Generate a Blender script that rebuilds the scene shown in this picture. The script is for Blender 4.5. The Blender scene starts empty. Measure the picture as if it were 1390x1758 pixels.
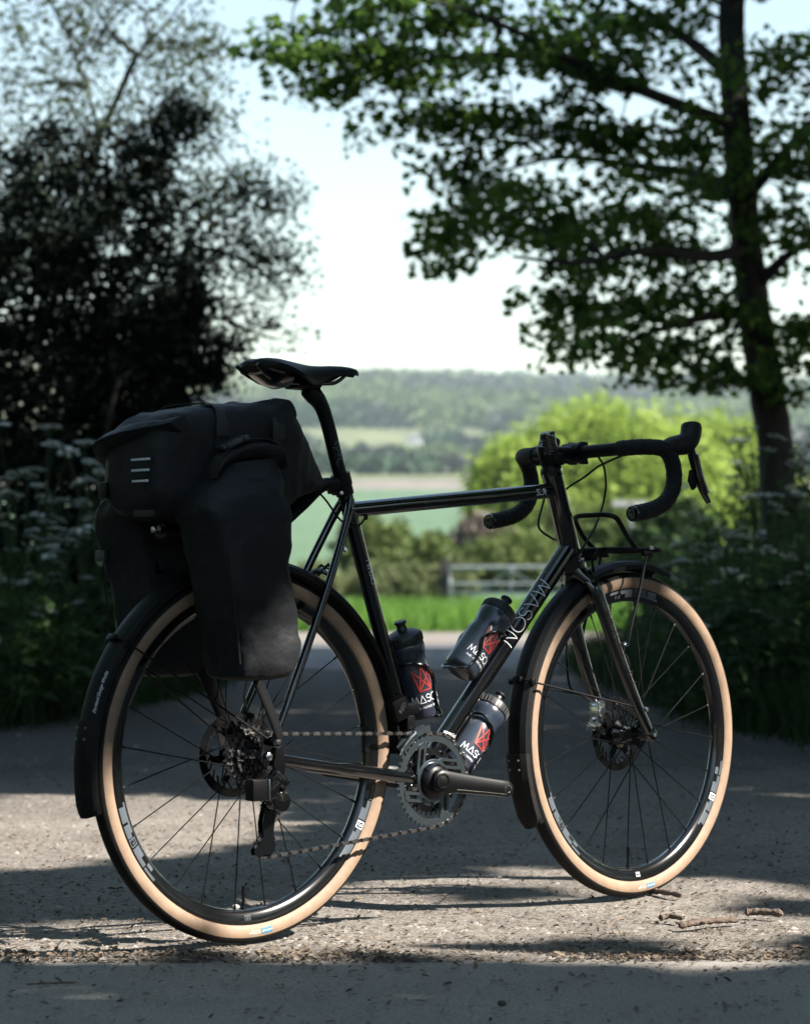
import bpy, bmesh, math, random
import numpy as np
from mathutils import Vector, Matrix, noise

# ---------------------------------------------------------------- camera, light, exposure
scene = bpy.context.scene
col = scene.collection
R_ = math.radians
F_PX, CAM_H, PITCH = 4245.3, 0.6633, 0.03127
cam_d = bpy.data.cameras.new('camera'); cam = bpy.data.objects.new('camera', cam_d); col.objects.link(cam)
cam.location = (0, 0, CAM_H); cam.rotation_euler = (math.pi / 2 + PITCH, 0, 0)
cam_d.lens = 50.0; cam_d.sensor_fit = 'HORIZONTAL'; cam_d.sensor_width = 1390 / F_PX * 50
cam_d.clip_start = 0.05; cam_d.clip_end = 12000
cam_d.dof.use_dof = True; cam_d.dof.focus_distance = 4.9; cam_d.dof.aperture_fstop = 2.8; cam_d.dof.aperture_blades = 9
scene.camera = cam

SH = (-1.05, 0.35)                                   # where the shadow of a 1 m post falls
SUN_EL = math.atan2(1, math.hypot(*SH)); SUN_AZ = math.atan2(-SH[0], -SH[1])
world = bpy.data.worlds.new('World'); scene.world = world; world.use_nodes = True
wn = world.node_tree; bgn = wn.nodes['Background']
sky = wn.nodes.new('ShaderNodeTexSky'); sky.sky_type = 'NISHITA'; sky.sun_disc = False
sky.sun_elevation = SUN_EL; sky.sun_rotation = SUN_AZ
sky.air_density = 1.5; sky.dust_density = 0.3; sky.ozone_density = 0.35
wn.links.new(sky.outputs[0], bgn.inputs[0]); bgn.inputs[1].default_value = 0.053
sun_d = bpy.data.lights.new('sun', 'SUN'); sun = bpy.data.objects.new('sun', sun_d); col.objects.link(sun)
sun_d.energy = 5.0; sun_d.angle = R_(0.53); sun_d.color = (1.0, 0.94, 0.85)
sun.rotation_euler = Vector((SH[0], SH[1], -1)).to_track_quat('-Z', 'Y').to_euler(); sun.location = (8, -3, 10)
scene.view_settings.view_transform = 'Standard'; scene.view_settings.look = 'None'
scene.view_settings.gamma = 1.0; scene.view_settings.exposure = 2.08
scene.view_settings.use_curve_mapping = False
scene.cycles.max_bounces = 6; scene.cycles.transparent_max_bounces = 6

# ---------------------------------------------------------------- helpers
rng = np.random.default_rng(7)
_cp, _sp = math.cos(PITCH), math.sin(PITCH)
def at(u, v, Y):                                      # point seen at photo pixel (u, v), Y metres ahead of the camera
    a, b = (u - 695) / F_PX, (879 - v) / F_PX
    d = (a, _cp - b * _sp, _sp + b * _cp)
    return np.array((d[0] / d[1] * Y, Y, CAM_H + d[2] / d[1] * Y))

def tag(o, label=None, cat=None, group=None, kind=None):
    if label: o['label'] = label
    if cat: o['category'] = cat
    if group: o['group'] = group
    if kind: o['kind'] = kind
    return o
def empty(name, loc=(0, 0, 0), rz=0):
    o = bpy.data.objects.new(name, None); col.objects.link(o); o.location = loc; o.rotation_euler = (0, 0, rz); o.empty_display_size = .1
    return o
def link(name, me, parent=None):
    o = bpy.data.objects.new(name, me); col.objects.link(o); o.parent = parent; return o

def frame_for(t, ref):
    t = t / np.linalg.norm(t); n = ref - t * (ref @ t)
    if np.linalg.norm(n) < 1e-6:
        ref = np.array((1., 0, 0)) if abs(t[0]) < .9 else np.array((0, 1., 0)); n = ref - t * (ref @ t)
    n /= np.linalg.norm(n); return n, np.cross(t, n)

class MB:
    def __init__(s): s.v, s.f, s.m = [], [], []; s.n = 0
    def add(s, v, f, mi=0):
        v = [tuple(map(float, p)) for p in v]; k = len(s.v); s.v += v
        for i, q in enumerate(f): s.f.append(tuple(a + k for a in q)); s.m.append(mi if isinstance(mi, int) else mi[i])
        return s
    def rings(s, rs, cap=True, closed=False, mi=0):
        n = len(rs[0]); v = [p for r in rs for p in r]; f = []
        K = len(rs) if closed else len(rs) - 1
        for i in range(K):
            j = (i + 1) % len(rs)
            for a in range(n):
                b = (a + 1) % n; f.append((i * n + a, i * n + b, j * n + b, j * n + a))
        if cap and not closed:
            f.append(tuple(range(n - 1, -1, -1))); f.append(tuple((len(rs) - 1) * n + a for a in range(n)))
        return s.add(v, f, mi)
    def tube(s, path, r, n=12, mi=0, cap=True, closed=False, flat=1.0, ref=(0, 1, 0)):
        P = [np.array(p, float) for p in path]; K = len(P)
        rr = [r] * K if np.isscalar(r) else list(r); fl = [flat] * K if np.isscalar(flat) else list(flat)
        nrm = None; rs = []
        for i in range(K):
            if closed: t = P[(i + 1) % K] - P[i - 1]
            else: t = P[min(i + 1, K - 1)] - P[max(i - 1, 0)]
            nrm, b = frame_for(t, np.array(ref, float) if nrm is None else nrm)
            rs.append([P[i] + rr[i] * (math.cos(a) * nrm * fl[i] + math.sin(a) * b) for a in np.linspace(0, 2 * math.pi, n, endpoint=False)])
        return s.rings(rs, cap, closed, mi)
    def lathe(s, o, axis, prof, n=48, mi=0, a0=0, a1=2 * math.pi, ref=(1, 0, 0), closed_prof=False):
        o = np.array(o, float); ax = np.array(axis, float); ax /= np.linalg.norm(ax)
        e1, e2 = frame_for(ax, np.array(ref, float)); full = abs(a1 - a0 - 2 * math.pi) < 1e-6
        A = np.linspace(a0, a1, n, endpoint=not full); k = len(prof); v = []; f = []; m = []
        for a in A:
            d = math.cos(a) * e1 + math.sin(a) * e2
            for r, h in prof: v.append(o + d * r + ax * h)
        N = len(A)
        for i in range(N if full else N - 1):
            j = (i + 1) % N
            for q in range(k if closed_prof else k - 1):
                w = (q + 1) % k
                f.append((i * k + q, j * k + q, j * k + w, i * k + w)); m.append(mi if isinstance(mi, int) else mi[q])
        if not full and closed_prof:
            f.append(tuple(range(k))); m.append(mi if isinstance(mi, int) else mi[0])
            f.append(tuple((N - 1) * k + q for q in range(k - 1, -1, -1))); m.append(mi if isinstance(mi, int) else mi[0])
        return s.add(v, f, m)
    def prism(s, poly, o, ex, ey, ez, mi=0):          # polygon in the (ex, ey) plane at o, extruded by the vector ez
        o, ex, ey, ez = (np.array(q, float) for q in (o, ex, ey, ez)); n = len(poly)
        a = [o + ex * p[0] + ey * p[1] for p in poly]; v = a + [p + ez for p in a]
        f = [tuple(range(n))[::-1], tuple(range(n, 2 * n))] + [(i, (i + 1) % n, n + (i + 1) % n, n + i) for i in range(n)]
        return s.add(v, f, mi)
    def box(s, c, size, ax=None, bev=0.0, mi=0):
        bm = bmesh.new(); bmesh.ops.create_cube(bm, size=1); bmesh.ops.scale(bm, vec=Vector(size), verts=bm.verts)
        if bev: bmesh.ops.bevel(bm, geom=bm.edges[:] + bm.verts[:], offset=bev, segments=2, profile=.6, affect='EDGES')
        M = np.eye(3) if ax is None else np.array(ax, float)   # rows: axes of the box
        bm.verts.index_update()
        v = [np.array(c, float) + np.array(q.co) @ M for q in bm.verts]; f = [tuple(q.index for q in fa.verts) for fa in bm.faces]
        bm.free(); return s.add(v, f, mi)
    def build(s, name, mats, parent=None, smooth=38, xf=None):
        v = s.v if xf is None else [tuple(xf(np.array(p))) for p in s.v]
        me = bpy.data.meshes.new(name); me.from_pydata(v, [], s.f)
        for mt in (mats if isinstance(mats, (list, tuple)) else [mats]): me.materials.append(mt)
        me.polygons.foreach_set('material_index', s.m)
        bm = bmesh.new(); bm.from_mesh(me); bmesh.ops.recalc_face_normals(bm, faces=bm.faces[:]); bm.to_mesh(me); bm.free()
        if smooth: me.shade_smooth(); me.set_sharp_from_angle(angle=R_(smooth))
        me.update(); return link(name, me, parent)

def spline(pts, k=6):                                 # Catmull-Rom through the points
    P = [np.array(p, float) for p in pts]; P = [2 * P[0] - P[1]] + P + [2 * P[-1] - P[-2]]; out = []
    for i in range(1, len(P) - 2):
        a, b, c, d = P[i - 1:i + 3]
        for t in np.linspace(0, 1, k, endpoint=False):
            out.append(.5 * (2 * b + (c - a) * t + (2 * a - 5 * b + 4 * c - d) * t * t + (3 * b - a - 3 * c + d) * t ** 3))
    out.append(P[-2]); return out
def fastmesh(name, verts, faces, mat, parent=None, smooth=False, mi=None):   # verts (N,3), faces (M,k) arrays
    me = bpy.data.meshes.new(name); N, (M, k) = len(verts), faces.shape
    me.vertices.add(N); me.vertices.foreach_set('co', np.asarray(verts, np.float32).ravel())
    me.loops.add(M * k); me.loops.foreach_set('vertex_index', faces.astype(np.int32).ravel())
    me.polygons.add(M); me.polygons.foreach_set('loop_start', np.arange(0, M * k, k, dtype=np.int32))
    for mt in (mat if isinstance(mat, (list, tuple)) else [mat]): me.materials.append(mt)
    if mi is not None: me.polygons.foreach_set('material_index', np.asarray(mi, np.int32))
    me.update(calc_edges=True); me.validate()
    if smooth: me.shade_smooth()
    return link(name, me, parent)

# ---------------------------------------------------------------- materials
def mat(name, base=(.5, .5, .5), rough=.5, metal=0., coat=0., var=0., vscale=20., bump=0., bscale=60., col2=None, spec=.5, detail=4, sheen=0.):
    m = bpy.data.materials.new(name); m.use_nodes = True; nt = m.node_tree; b = nt.nodes['Principled BSDF']
    b.inputs['Base Color'].default_value = (*base, 1); b.inputs['Roughness'].default_value = rough; b.inputs['Metallic'].default_value = metal
    b.inputs['Coat Weight'].default_value = coat; b.inputs['Coat Roughness'].default_value = .06; b.inputs['Specular IOR Level'].default_value = spec
    if sheen: b.inputs['Sheen Weight'].default_value = sheen
    tc = nt.nodes.new('ShaderNodeTexCoord')
    if var or col2:
        nz = nt.nodes.new('ShaderNodeTexNoise'); nz.inputs['Scale'].default_value = vscale; nz.inputs['Detail'].default_value = detail
        nt.links.new(tc.outputs['Object'], nz.inputs['Vector'])
        rp = nt.nodes.new('ShaderNodeValToRGB'); c2 = col2 or tuple(min(1, c * (1 + var)) for c in base); c1 = base if col2 else tuple(c * (1 - var) for c in base)
        rp.color_ramp.elements[0].position = .32; rp.color_ramp.elements[1].position = .68
        rp.color_ramp.elements[0].color = (*c1, 1); rp.color_ramp.elements[1].color = (*c2, 1)
        nt.links.new(nz.outputs['Fac'], rp.inputs[0]); nt.links.new(rp.outputs[0], b.inputs['Base Color'])
    if bump:
        n2 = nt.nodes.new('ShaderNodeTexNoise'); n2.inputs['Scale'].default_value = bscale; n2.inputs['Detail'].default_value = 6
        nt.links.new(tc.outputs['Object'], n2.inputs['Vector'])
        bp = nt.nodes.new('ShaderNodeBump'); bp.inputs['Strength'].default_value = bump; bp.inputs['Distance'].default_value = .01
        nt.links.new(n2.outputs['Fac'], bp.inputs['Height']); nt.links.new(bp.outputs[0], b.inputs['Normal'])
    return m
def leafmat(name, c1, c2, trans=.35, vscale=1.5, rough=.55, spec=.12):       # two greens by position and by leaf, light passes through
    m = bpy.data.materials.new(name); m.use_nodes = True; nt = m.node_tree; b = nt.nodes['Principled BSDF']; out = nt.nodes['Material Output']
    g = nt.nodes.new('ShaderNodeNewGeometry'); nz = nt.nodes.new('ShaderNodeTexNoise'); nz.inputs['Scale'].default_value = vscale
    nt.links.new(g.outputs['Position'], nz.inputs['Vector'])
    ad = nt.nodes.new('ShaderNodeMath'); ad.operation = 'MULTIPLY_ADD'; ad.inputs[1].default_value = .55
    nt.links.new(g.outputs['Random Per Island'], ad.inputs[0]); nt.links.new(nz.outputs['Fac'], ad.inputs[2])
    rp = nt.nodes.new('ShaderNodeValToRGB'); rp.color_ramp.elements[0].position = .4; rp.color_ramp.elements[1].position = 1.0
    rp.color_ramp.elements[0].color = (*c1, 1); rp.color_ramp.elements[1].color = (*c2, 1)
    nt.links.new(ad.outputs[0], rp.inputs[0]); nt.links.new(rp.outputs[0], b.inputs['Base Color'])
    b.inputs['Roughness'].default_value = rough; b.inputs['Specular IOR Level'].default_value = spec
    tr = nt.nodes.new('ShaderNodeBsdfTranslucent'); nt.links.new(rp.outputs[0], tr.inputs[0])
    mx = nt.nodes.new('ShaderNodeMixShader'); mx.inputs[0].default_value = trans
    nt.links.new(b.outputs[0], mx.inputs[1]); nt.links.new(tr.outputs[0], mx.inputs[2]); nt.links.new(mx.outputs[0], out.inputs[0])
    return m
M = dict(
    gloss=mat('gloss_black_paint', (.0016, .0017, .0021), .14, coat=1.0),
    satin=mat('satin_black', (.0022, .0024, .0029), .4, spec=.2),
    matte=mat('matte_black', (.0028, .003, .0037), .5, spec=.2),
    carbon=mat('black_carbon', (.0022, .0025, .003), .2, coat=.6),
    rubber=mat('black_rubber', (.0032, .0032, .0036), .7, spec=.2, col2=(.0105, .0092, .0078), vscale=34, bump=.3, bscale=900),
    tan=mat('tan_sidewall', (.195, .130, .085), .66, var=.10, vscale=60, bump=.15, bscale=700),
    tape=mat('bar_tape', (.003, .0034, .0043), .6, spec=.25, bump=.4, bscale=600),
    hood=mat('hood_rubber', (.0028, .0032, .0041), .5, spec=.28, bump=.15, bscale=900),
    steel=mat('steel', (.20, .19, .185), .34, 1.0, var=.25, vscale=120),
    darksteel=mat('dark_steel', (.10, .10, .105), .26, 1.0, var=.3, vscale=160),
    silver=mat('polished_silver', (.7, .72, .74), .16, 1.0),
    ring=mat('grey_anodised', (.15, .18, .205), .34, 1.0, var=.06, vscale=40),
    spoke=mat('black_spoke', (.003, .003, .0034), .5, 0., spec=.12),
    decal=mat('white_decal', (.60, .61, .62), .4), redd=mat('red_decal', (.24, .024, .018), .4),
    grey=mat('grey_decal', (.060, .071, .083), .4), darkred=mat('faded_red_decal', (.012, .0045, .0045), .3), blue=mat('blue_label', (.04, .14, .25), .45),
    cloth=mat('bag_cloth', (.0120, .0128, .0145), .56, var=.2, vscale=9, bump=.4, bscale=34, spec=.14),
    webbing=mat('black_webbing', (.004, .004, .0045), .6, bump=.3, bscale=700), buckle=mat('grey_buckle', (.018, .021, .026), .38),
    reflect=mat('reflective_stripe', (.42, .47, .54), .35),
    bottle=mat('smoky_bottle', (.020, .026, .039), .24, coat=.3, spec=.55), cap=mat('bottle_cap', (.004, .0042, .0048), .42),
    bark=mat('dark_bark', (.010, .008, .007), .85, var=.4, vscale=9, bump=.9, bscale=14),
    twig=mat('twig_bark', (.008, .007, .006), .85, var=.3, vscale=9),
    galv=mat('galvanised_steel', (.26, .28, .29), .5, .0, var=.12, vscale=4), signw=mat('weathered_white_sign', (.26, .27, .27), .6, var=.1, vscale=5),
)
# ---------------------------------------------------------------- lettering helpers
def text2d(s, size, shear=0.):
    cu = bpy.data.curves.new('t', 'FONT'); cu.body = s; cu.size = size; cu.align_x = 'CENTER'; cu.align_y = 'CENTER'; cu.shear = shear; cu.resolution_u = 3
    o = bpy.data.objects.new('t', cu); col.objects.link(o); bpy.context.view_layer.update()
    me = o.evaluated_get(bpy.context.evaluated_depsgraph_get()).to_mesh()
    g = ([(v.co.x, v.co.y) for v in me.vertices], [tuple(p.vertices) for p in me.polygons])
    bpy.data.objects.remove(o); bpy.data.curves.remove(cu); return g
def strokes2d(lines, w, step=.004):
    V, Fc = [], []
    for ln in lines:
        for (x0, y0), (x1, y1) in zip(ln[:-1], ln[1:]):
            d = math.hypot(x1 - x0, y1 - y0)
            if d < 1e-9: continue
            k = max(1, int(d / step)); nx, ny = -(y1 - y0) / d * w / 2, (x1 - x0) / d * w / 2; ex, ey = (x1 - x0) / d * w * .35, (y1 - y0) / d * w * .35
            b = len(V)
            for i in range(k + 1):
                t = i / k; cx, cy = x0 + (x1 - x0) * t, y0 + (y1 - y0) * t
                if i == 0: cx, cy = cx - ex, cy - ey
                if i == k: cx, cy = cx + ex, cy + ey
                V += [(cx + nx, cy + ny), (cx - nx, cy - ny)]
            Fc += [(b + 2 * i, b + 2 * i + 1, b + 2 * i + 3, b + 2 * i + 2) for i in range(k)]
    return V, Fc
def decal(name, geo, fn, m, parent, xf=None):
    mb = MB(); mb.add([fn(*p) for p in geo[0]], geo[1]); return mb.build(name, m, parent, smooth=0, xf=xf)
def cyl_map(A, B, r, n0, a0=0., flip=1, rot=0.):      # a runs from A to B, b around the tube from the direction n0
    A, B = np.array(A, float), np.array(B, float); t = (B - A) / np.linalg.norm(B - A); n, bt = frame_for(t, np.array(n0, float))
    def fn(a, b):
        a, b = a * math.cos(rot) - b * math.sin(rot), a * math.sin(rot) + b * math.cos(rot)
        ph = flip * b / r; return A + t * (a0 + a) + (r + .0006) * (math.cos(ph) * n + math.sin(ph) * bt)
    return fn
def arc(cx, cy, r, a0, a1, k=14, ry=None):
    return [(cx + r * math.cos(R_(a)), cy + (ry or r) * math.sin(R_(a))) for a in np.linspace(a0, a1, k)]
def mason(h, wide=1., bar=True):                                          # thin geometric capitals M A S O N, centred
    s = h; g = []
    def put(x, ls): g.extend([[((x + a * s) * wide, b * s - s / 2) for a, b in l] for l in ls])
    put(-2.25 * s, [[(0, 0), (.16, 1), (.45, .15), (.74, 1), (.9, 0)]])
    put(-1.15 * s, [[(0, 0), (.4, 1), (.8, 0)] + ([(0, 0)] if bar else [])])
    put(-.25 * s, [[(.58, .86)] + arc(.33, .74, .26, 40, 250, 10) + arc(.35, .26, .27, 70, -150, 12)])
    put(.5 * s, [arc(.42, .5, .46, 0, 360, 26, .5)])
    put(1.55 * s, [[(0, 0), (.08, 1), (.66, 0), (.74, 1)]])
    return g
def crown(h):
    s = h / 2 * .9; L, BL, BR, Rr, C = (-.82, .72), (-.5, -1), (.5, -1), (.82, .72), (0, 1)
    return [[(a * s, b * s) for a, b in l] for l in ((L, BL), (BL, BR), (BR, Rr), (L, BR), (Rr, BL), (C, BL), (C, BR))]

# ---------------------------------------------------------------- the bicycle (x forward, y to its left, z up, origin under the rear axle)
BIKE_LOC, BIKE_RZ = (-0.298, 4.665, 0.0), 0.72558
bike = tag(empty('touring_bicycle', BIKE_LOC, BIKE_RZ), 'glossy black drop-bar touring bicycle with tan-wall tyres and mudguards on the lane', 'bicycle')
WR = 0.35; AX_R = np.array((0, 0, WR)); AX_F = np.array((1.0516, 0, WR)); BB = np.array((.431, 0, .2846))
STEER = 0.0686; _o = np.array((1.0016, 0, WR)); _k = np.array((-math.cos(R_(72)), 0, math.sin(R_(72))))
def steer(p):                                          # the turned front end
    v = p - _o; c, s = math.cos(STEER), math.sin(STEER); return _o + v * c + np.cross(_k, v) * s + _k * (v @ _k) * (1 - c)
Y = np.array((0, 1., 0))

# frame
fr = MB()
ST_T = (.2362, 0, .866); HT_T, HT_B = np.array((.8085, 0, .915)), np.array((.8785, 0, .705))
fr.tube([BB + (0, 0, .0), ST_T], .0150, 20)
fr.tube([(.250, 0, .8185), (.40, 0, .833), (.70, 0, .861), (.828, 0, .8725)], .0155, 20)
fr.tube([(.431, 0, .2846), (.55, 0, .4137), (.75, 0, .6307), (.862, 0, .752)], [.019, .019, .0195, .0205], 22)
fr.tube([HT_T, HT_T + (HT_B - HT_T) * .06, HT_T + (HT_B - HT_T) * .07, HT_T + (HT_B - HT_T) * .9, HT_T + (HT_B - HT_T) * .91, HT_B], [.0232, .0232, .0215, .0225, .0265, .0265], 24)
fr.tube([BB - Y * .036, BB + Y * .036], .0225, 24, ref=(1, 0, 0))
for sgn in (-1, 1):
    fr.tube(spline([(.246, sgn * .012, .838), (.225, sgn * .024, .795), (.16, sgn * .044, .665), (.06, sgn * .058, .467), (.014, sgn * .0625, .376)], 5), [.0085] * 5 + [.0080] * 11 + [.0072] * 5, 14)
    fr.tube(spline([(.425, sgn * .026, .286), (.36, sgn * .040, .294), (.2, sgn * .056, .318), (.02, sgn * .0625, .347)], 6), [.0135] * 6 + [.0125] * 7 + [.0095] * 6, 14, flat=.8)
    fr.prism([(-.014, .006), (-.006, .036), (.012, .038), (.024, .010), (.030, -.004), (.014, -.016), (-.006, -.016), (-.014, -.008)], (0, sgn * .059 - .003, .35), (1, 0, 0), (0, 0, 1), (0, .007, 0))
fr.tube([(.175, -.04, .69), (.181, 0, .70), (.175, .04, .69)], .006, 10, ref=(1, 0, 0))     # stay bridge
frame = fr.build('frame', M['gloss'], bike, 42)
sc = MB()
sc.lathe((.2425, 0, .848), np.array(ST_T) - BB, [(.0152, 0), (.0178, 0), (.0178, .020), (.0152, .020)], 28, closed_prof=True)
sc.tube([(.212, -.013, .853), (.212, .013, .853)], .0045, 10, ref=(1, 0, 0)); sc.box((.219, 0, .853), (.014, .014, .014), bev=.003)
sc.build('seat_clamp', M['satin'], frame)
for a, ax, r_ in (((.2105, -.0375, .739), (0, -1, 0), .005), ((.216, -.018, .850), (0, -1, 0), .0042), ((.8865, -.0255, .690), (0, -1, 0), .004), ((.0, -.0665, .352), (0, -1, 0), .0075)):
    MB().lathe(a, ax, [(r_, 0), (r_, .0035), (r_ * .6, .0055), (0.0005, .0055)], 14).build('bolt', M['silver'], frame)
# lettering on the frame
VIEW = (-.4, -.9, .12)
dtA, dtB = (.431, 0, .2846), (.862, 0, .752)
decal('lettering', strokes2d(mason(.029, 1.3, False), .0021), cyl_map(dtB, dtA, .0197, (-.5, -.85, .35), .195, -1, 0), M['decal'], frame)
g = strokes2d([[(a * 1.0, b) for a, b in l] for l in ()], .001)
decal('lettering', text2d('SLR', .0195), cyl_map((.25, 0, .8185), (.828, 0, .8725), .0156, (0, -1, -.05), .518, -1), M['decal'], frame)
decal('lettering', text2d('CYCLES 1', .0125), cyl_map((.431, 0, .2846), ST_T, .0150, (.15, -1, 0), .435, -1, 0), M['decal'], frame)
decal('lettering', text2d('special', .012), cyl_map(dtA, dtB, .0192, (-.2, -1, .2), .115, -1, -math.pi / 2 + .25), M['decal'], frame)

# seatpost and saddle
sp = MB(); pth = spline([(.2415, 0, .850), (.219, 0, .917), (.196, 0, .988), (.176, 0, 1.026), (.146, 0, 1.050)], 6)
sp.tube(pth, list(np.interp(np.linspace(0, 1, len(pth)), [0, .5, .7, .88, 1], [.0137, .0137, .0150, .0190, .0165])), 20, flat=list(np.interp(np.linspace(0, 1, len(pth)), [0, .6, 1], [1, 1, .85])))
sp.box((.135, 0, 1.055), (.06, .040, .014), bev=.004)
post = sp.build('seatpost', M['satin'], bike)
for y in (-.022, .022): MB().box((.135, y, 1.060), (.052, .014, .017), bev=.004).build('rail_clamp', M['matte'], post)
decal('lettering', text2d('Deda', .024), cyl_map((.2415, 0, .850), (.196, 0, .988), .0139, (-.1, -1, 0), .082, -1, 0), M['grey'], post)
decal('lettering', text2d('SUPERZERO', .008), cyl_map((.2415, 0, .850), (.196, 0, .988), .0139, (-.85, -1, 0), .07, -1, 0), M['darkred'], post)
xs = [-.012, -.004, .012, .035, .06, .085, .11, .135, .16, .19, .22, .245, .262, .272]
hw = [.030, .052, .066, .071, .069, .061, .049, .038, .030, .025, .023, .021, .017, .008]
zt = [1.098, 1.101, 1.103, 1.103, 1.101, 1.099, 1.097, 1.096, 1.097, 1.099, 1.100, 1.099, 1.097, 1.093]
dr = [.006, .010, .014, .020, .026, .032, .036, .034, .026, .016, .012, .010, .009, .006]
xs = [.010 + (x + .012) * .916 for x in xs]; rs = []
for x, w, z, d in zip(xs, hw, zt, dr):
    top = [(x, w * s, z - d * abs(s) ** 2.6 - .004 * math.exp(-(s * w / .008) ** 2)) for s in np.linspace(-1, 1, 17)]
    bot = [(x, w * s * .95, z - d * abs(s) ** 2.6 - .0075 - .003 * (1 - abs(s))) for s in np.linspace(1, -1, 15)]
    rs.append(top + bot)
sad = MB().rings(rs).build('saddle', M['matte'], bike, 60)
for y in (-1, 1):
    MB().tube(spline([(-.002, y * .033, 1.088), (.028, y * .027, 1.068), (.07, y * .022, 1.058), (.17, y * .022, 1.060), (.205, y * .020, 1.066), (.245, y * .008, 1.088)], 5), .0038, 10).build('saddle_rail', M['carbon'], sad)
sh = MB()
sh.rings([[(x, w * s, z - 0.014 - q * (1 - s * s)) for s in np.linspace(-1, 1, 9)] + [(x, w * s, z - .018 - q * (1 - s * s) * 1.05) for s in np.linspace(1, -1, 9)] for x, w, z, q in ((.018, .046, 1.094, .006), (.045, .054, 1.088, .018), (.07, .05, 1.082, .018), (.09, .03, 1.078, .01))])
sh.build('saddle_base', M['carbon'], sad)

# wheels
def ann(mb, o, prof, mi=0, n=96): mb.lathe(o, (0, 1, 0), prof, n, mi, closed_prof=True)
def wmap(ax, y, r0, th0, flip=1, up=1, xf=None):       # a along the rim at angle th0, b outwards
    def fn(a, b):
        th = th0 + flip * a / r0; r = r0 + up * b; return np.array((ax[0] + r * math.cos(th), y(r) if callable(y) else y, ax[2] + r * math.sin(th)))
    return fn
def gear(T, rp, tip=.0035, k=4):
    p = []
    for i in range(T):
        for f_, rr in ((-.5, rp - tip), (-.22, rp - tip * .9), (-.09, rp + tip), (.09, rp + tip), (.22, rp - tip * .9)):
            th = 2 * math.pi * (i + f_) / T; p.append((rr * math.cos(th), rr * math.sin(th)))
    return p
def spoke_mesh():
    mb = MB(); mb.tube([(0, 0, 0), (1, 0, 0)], .00125, 6, ref=(0, 0, 1)); me = mb.build('spoke', M['spoke']); d = me.data; bpy.data.objects.remove(me); return d
SPOKE = spoke_mesh()
def make_wheel(ax, front, xf):
    o = ax; hub = MB()
    dsy, ndy = (-.024, .024) if front else (-.020, .030)
    hub.lathe(o, (0, 1, 0), [(.0005, -.052), (.011, -.052), (.011, -.034), (.016, -.030), (.029, dsy - .003), (.029, dsy + .001), (.017, dsy + .008), (.0145, 0), (.018, ndy - .010), (.030, ndy - .001), (.030, ndy + .003), (.020, ndy + .010), (.015, .040), (.011, .050), (.0005, .050)], 40)
    wheel = hub.build('wheel', M['carbon'], bike, xf=xf)
    rim = MB(); ann(rim, o, [(.3165, -.0135), (.3150, -.0150), (.3050, -.0148), (.2950, -.0115), (.2885, -.0055), (.2872, 0), (.2885, .0055), (.2950, .0115), (.3050, .0148), (.3150, .0150), (.3165, .0135), (.306, .0105), (.306, -.0105)], n=120)
    rim_o = rim.build('rim', M['carbon'], wheel, xf=xf)
    ty = MB()
    prof = [(.3145, .0130), (.3185, .0165), (.3245, .0190), (.3315, .0198), (.3385, .0186), (.3440, .0155), (.3480, .0095), (.3495, .0035), (.3500, 0)]
    P = [(r, -y) for r, y in prof] + [(r, y) for r, y in prof[-2::-1]] ; P += [(.3120, .010), (.3120, -.010)]
    mi = [1, 1, 1, 1, 0, 0, 0, 0, 0, 0, 0, 0, 1, 1, 1, 1, 0, 0, 0]
    ty.lathe(o, (0, 1, 0), P, 144, mi, closed_prof=True)
    tyre = ty.build('tyre', [M['rubber'], M['tan']], wheel, 60, xf=xf)
    n = 24
    for i in range(n):
        side = -1 if i % 2 else 1; fl = dsy if side < 0 else ndy; th = 2 * math.pi * (i + .5) / n + (.06 if front else .03)
        lead = (1 if (i // 2) % 2 else -1) * 1.15
        a = o + np.array((.0275 * math.cos(th + lead), fl, .0275 * math.sin(th + lead))); b = o + np.array((.289 * math.cos(th), side * .002, .289 * math.sin(th)))
        if xf: a, b = xf(a), xf(b)
        s = link('spoke', SPOKE, wheel); d = Vector(b - a)
        s.matrix_local = Matrix.Translation(Vector(a)) @ d.to_track_quat('X', 'Z').to_matrix().to_4x4() @ Matrix.Diagonal((d.length, 1, 1, 1))
        e = Vector(a).lerp(Vector(b), .965)
        nm = MB().tube([tuple(e), tuple(b)], .0021, 6); nm.build('spoke_nipple', M['spoke'], wheel)
    ro = MB()
    ry = .0385 if front else .0415
    ann(ro, o, [(.0635, ry - .0009), (.0800, ry - .0009), (.0800, ry + .0009), (.0635, ry + .0009)])
    for i in range(24):                               # swept arms and web between hub and brake track
        a = 2 * math.pi * i / 24; p0 = np.array((.052 * math.cos(a), 0, .052 * math.sin(a))); p1 = np.array((.0645 * math.cos(a + .22), 0, .0645 * math.sin(a + .22)))
        ro.tube([o + p0 + Y * ry, o + p1 + Y * ry], .0022, 5)
    rotor = ro.build('brake_rotor', M['darksteel'], wheel, xf=xf)
    sp_ = MB(); ann(sp_, o, [(.020, ry - .0014), (.033, ry - .0014), (.033, ry + .0014), (.020, ry + .0014)], n=40)
    for i in range(6):
        a = 2 * math.pi * i / 6 + .3; c, s = math.cos(a), math.sin(a)
        sp_.prism([(.031, -.009), (.0535, -.016), (.0535, -.004), (.045, .003), (.031, .008)], o + Y * (ry - .0015), (c, 0, s), (-s, 0, c), (0, .003, 0))
    sp_.build('rotor_carrier', M['matte'], rotor.parent, xf=xf)
    va = math.radians(-93.0 if front else -91.5); d = np.array((math.cos(va), 0, math.sin(va)))
    vv = MB(); q = lambda r: o + d * r
    vv.tube([q(.288), q(.284), q(.2835), q(.262), q(.2615), q(.243)], [.0042, .0042, .0029, .0029, .0036, .0036], 10); vv.build('valve', M['satin'], wheel, xf=xf)
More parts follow.
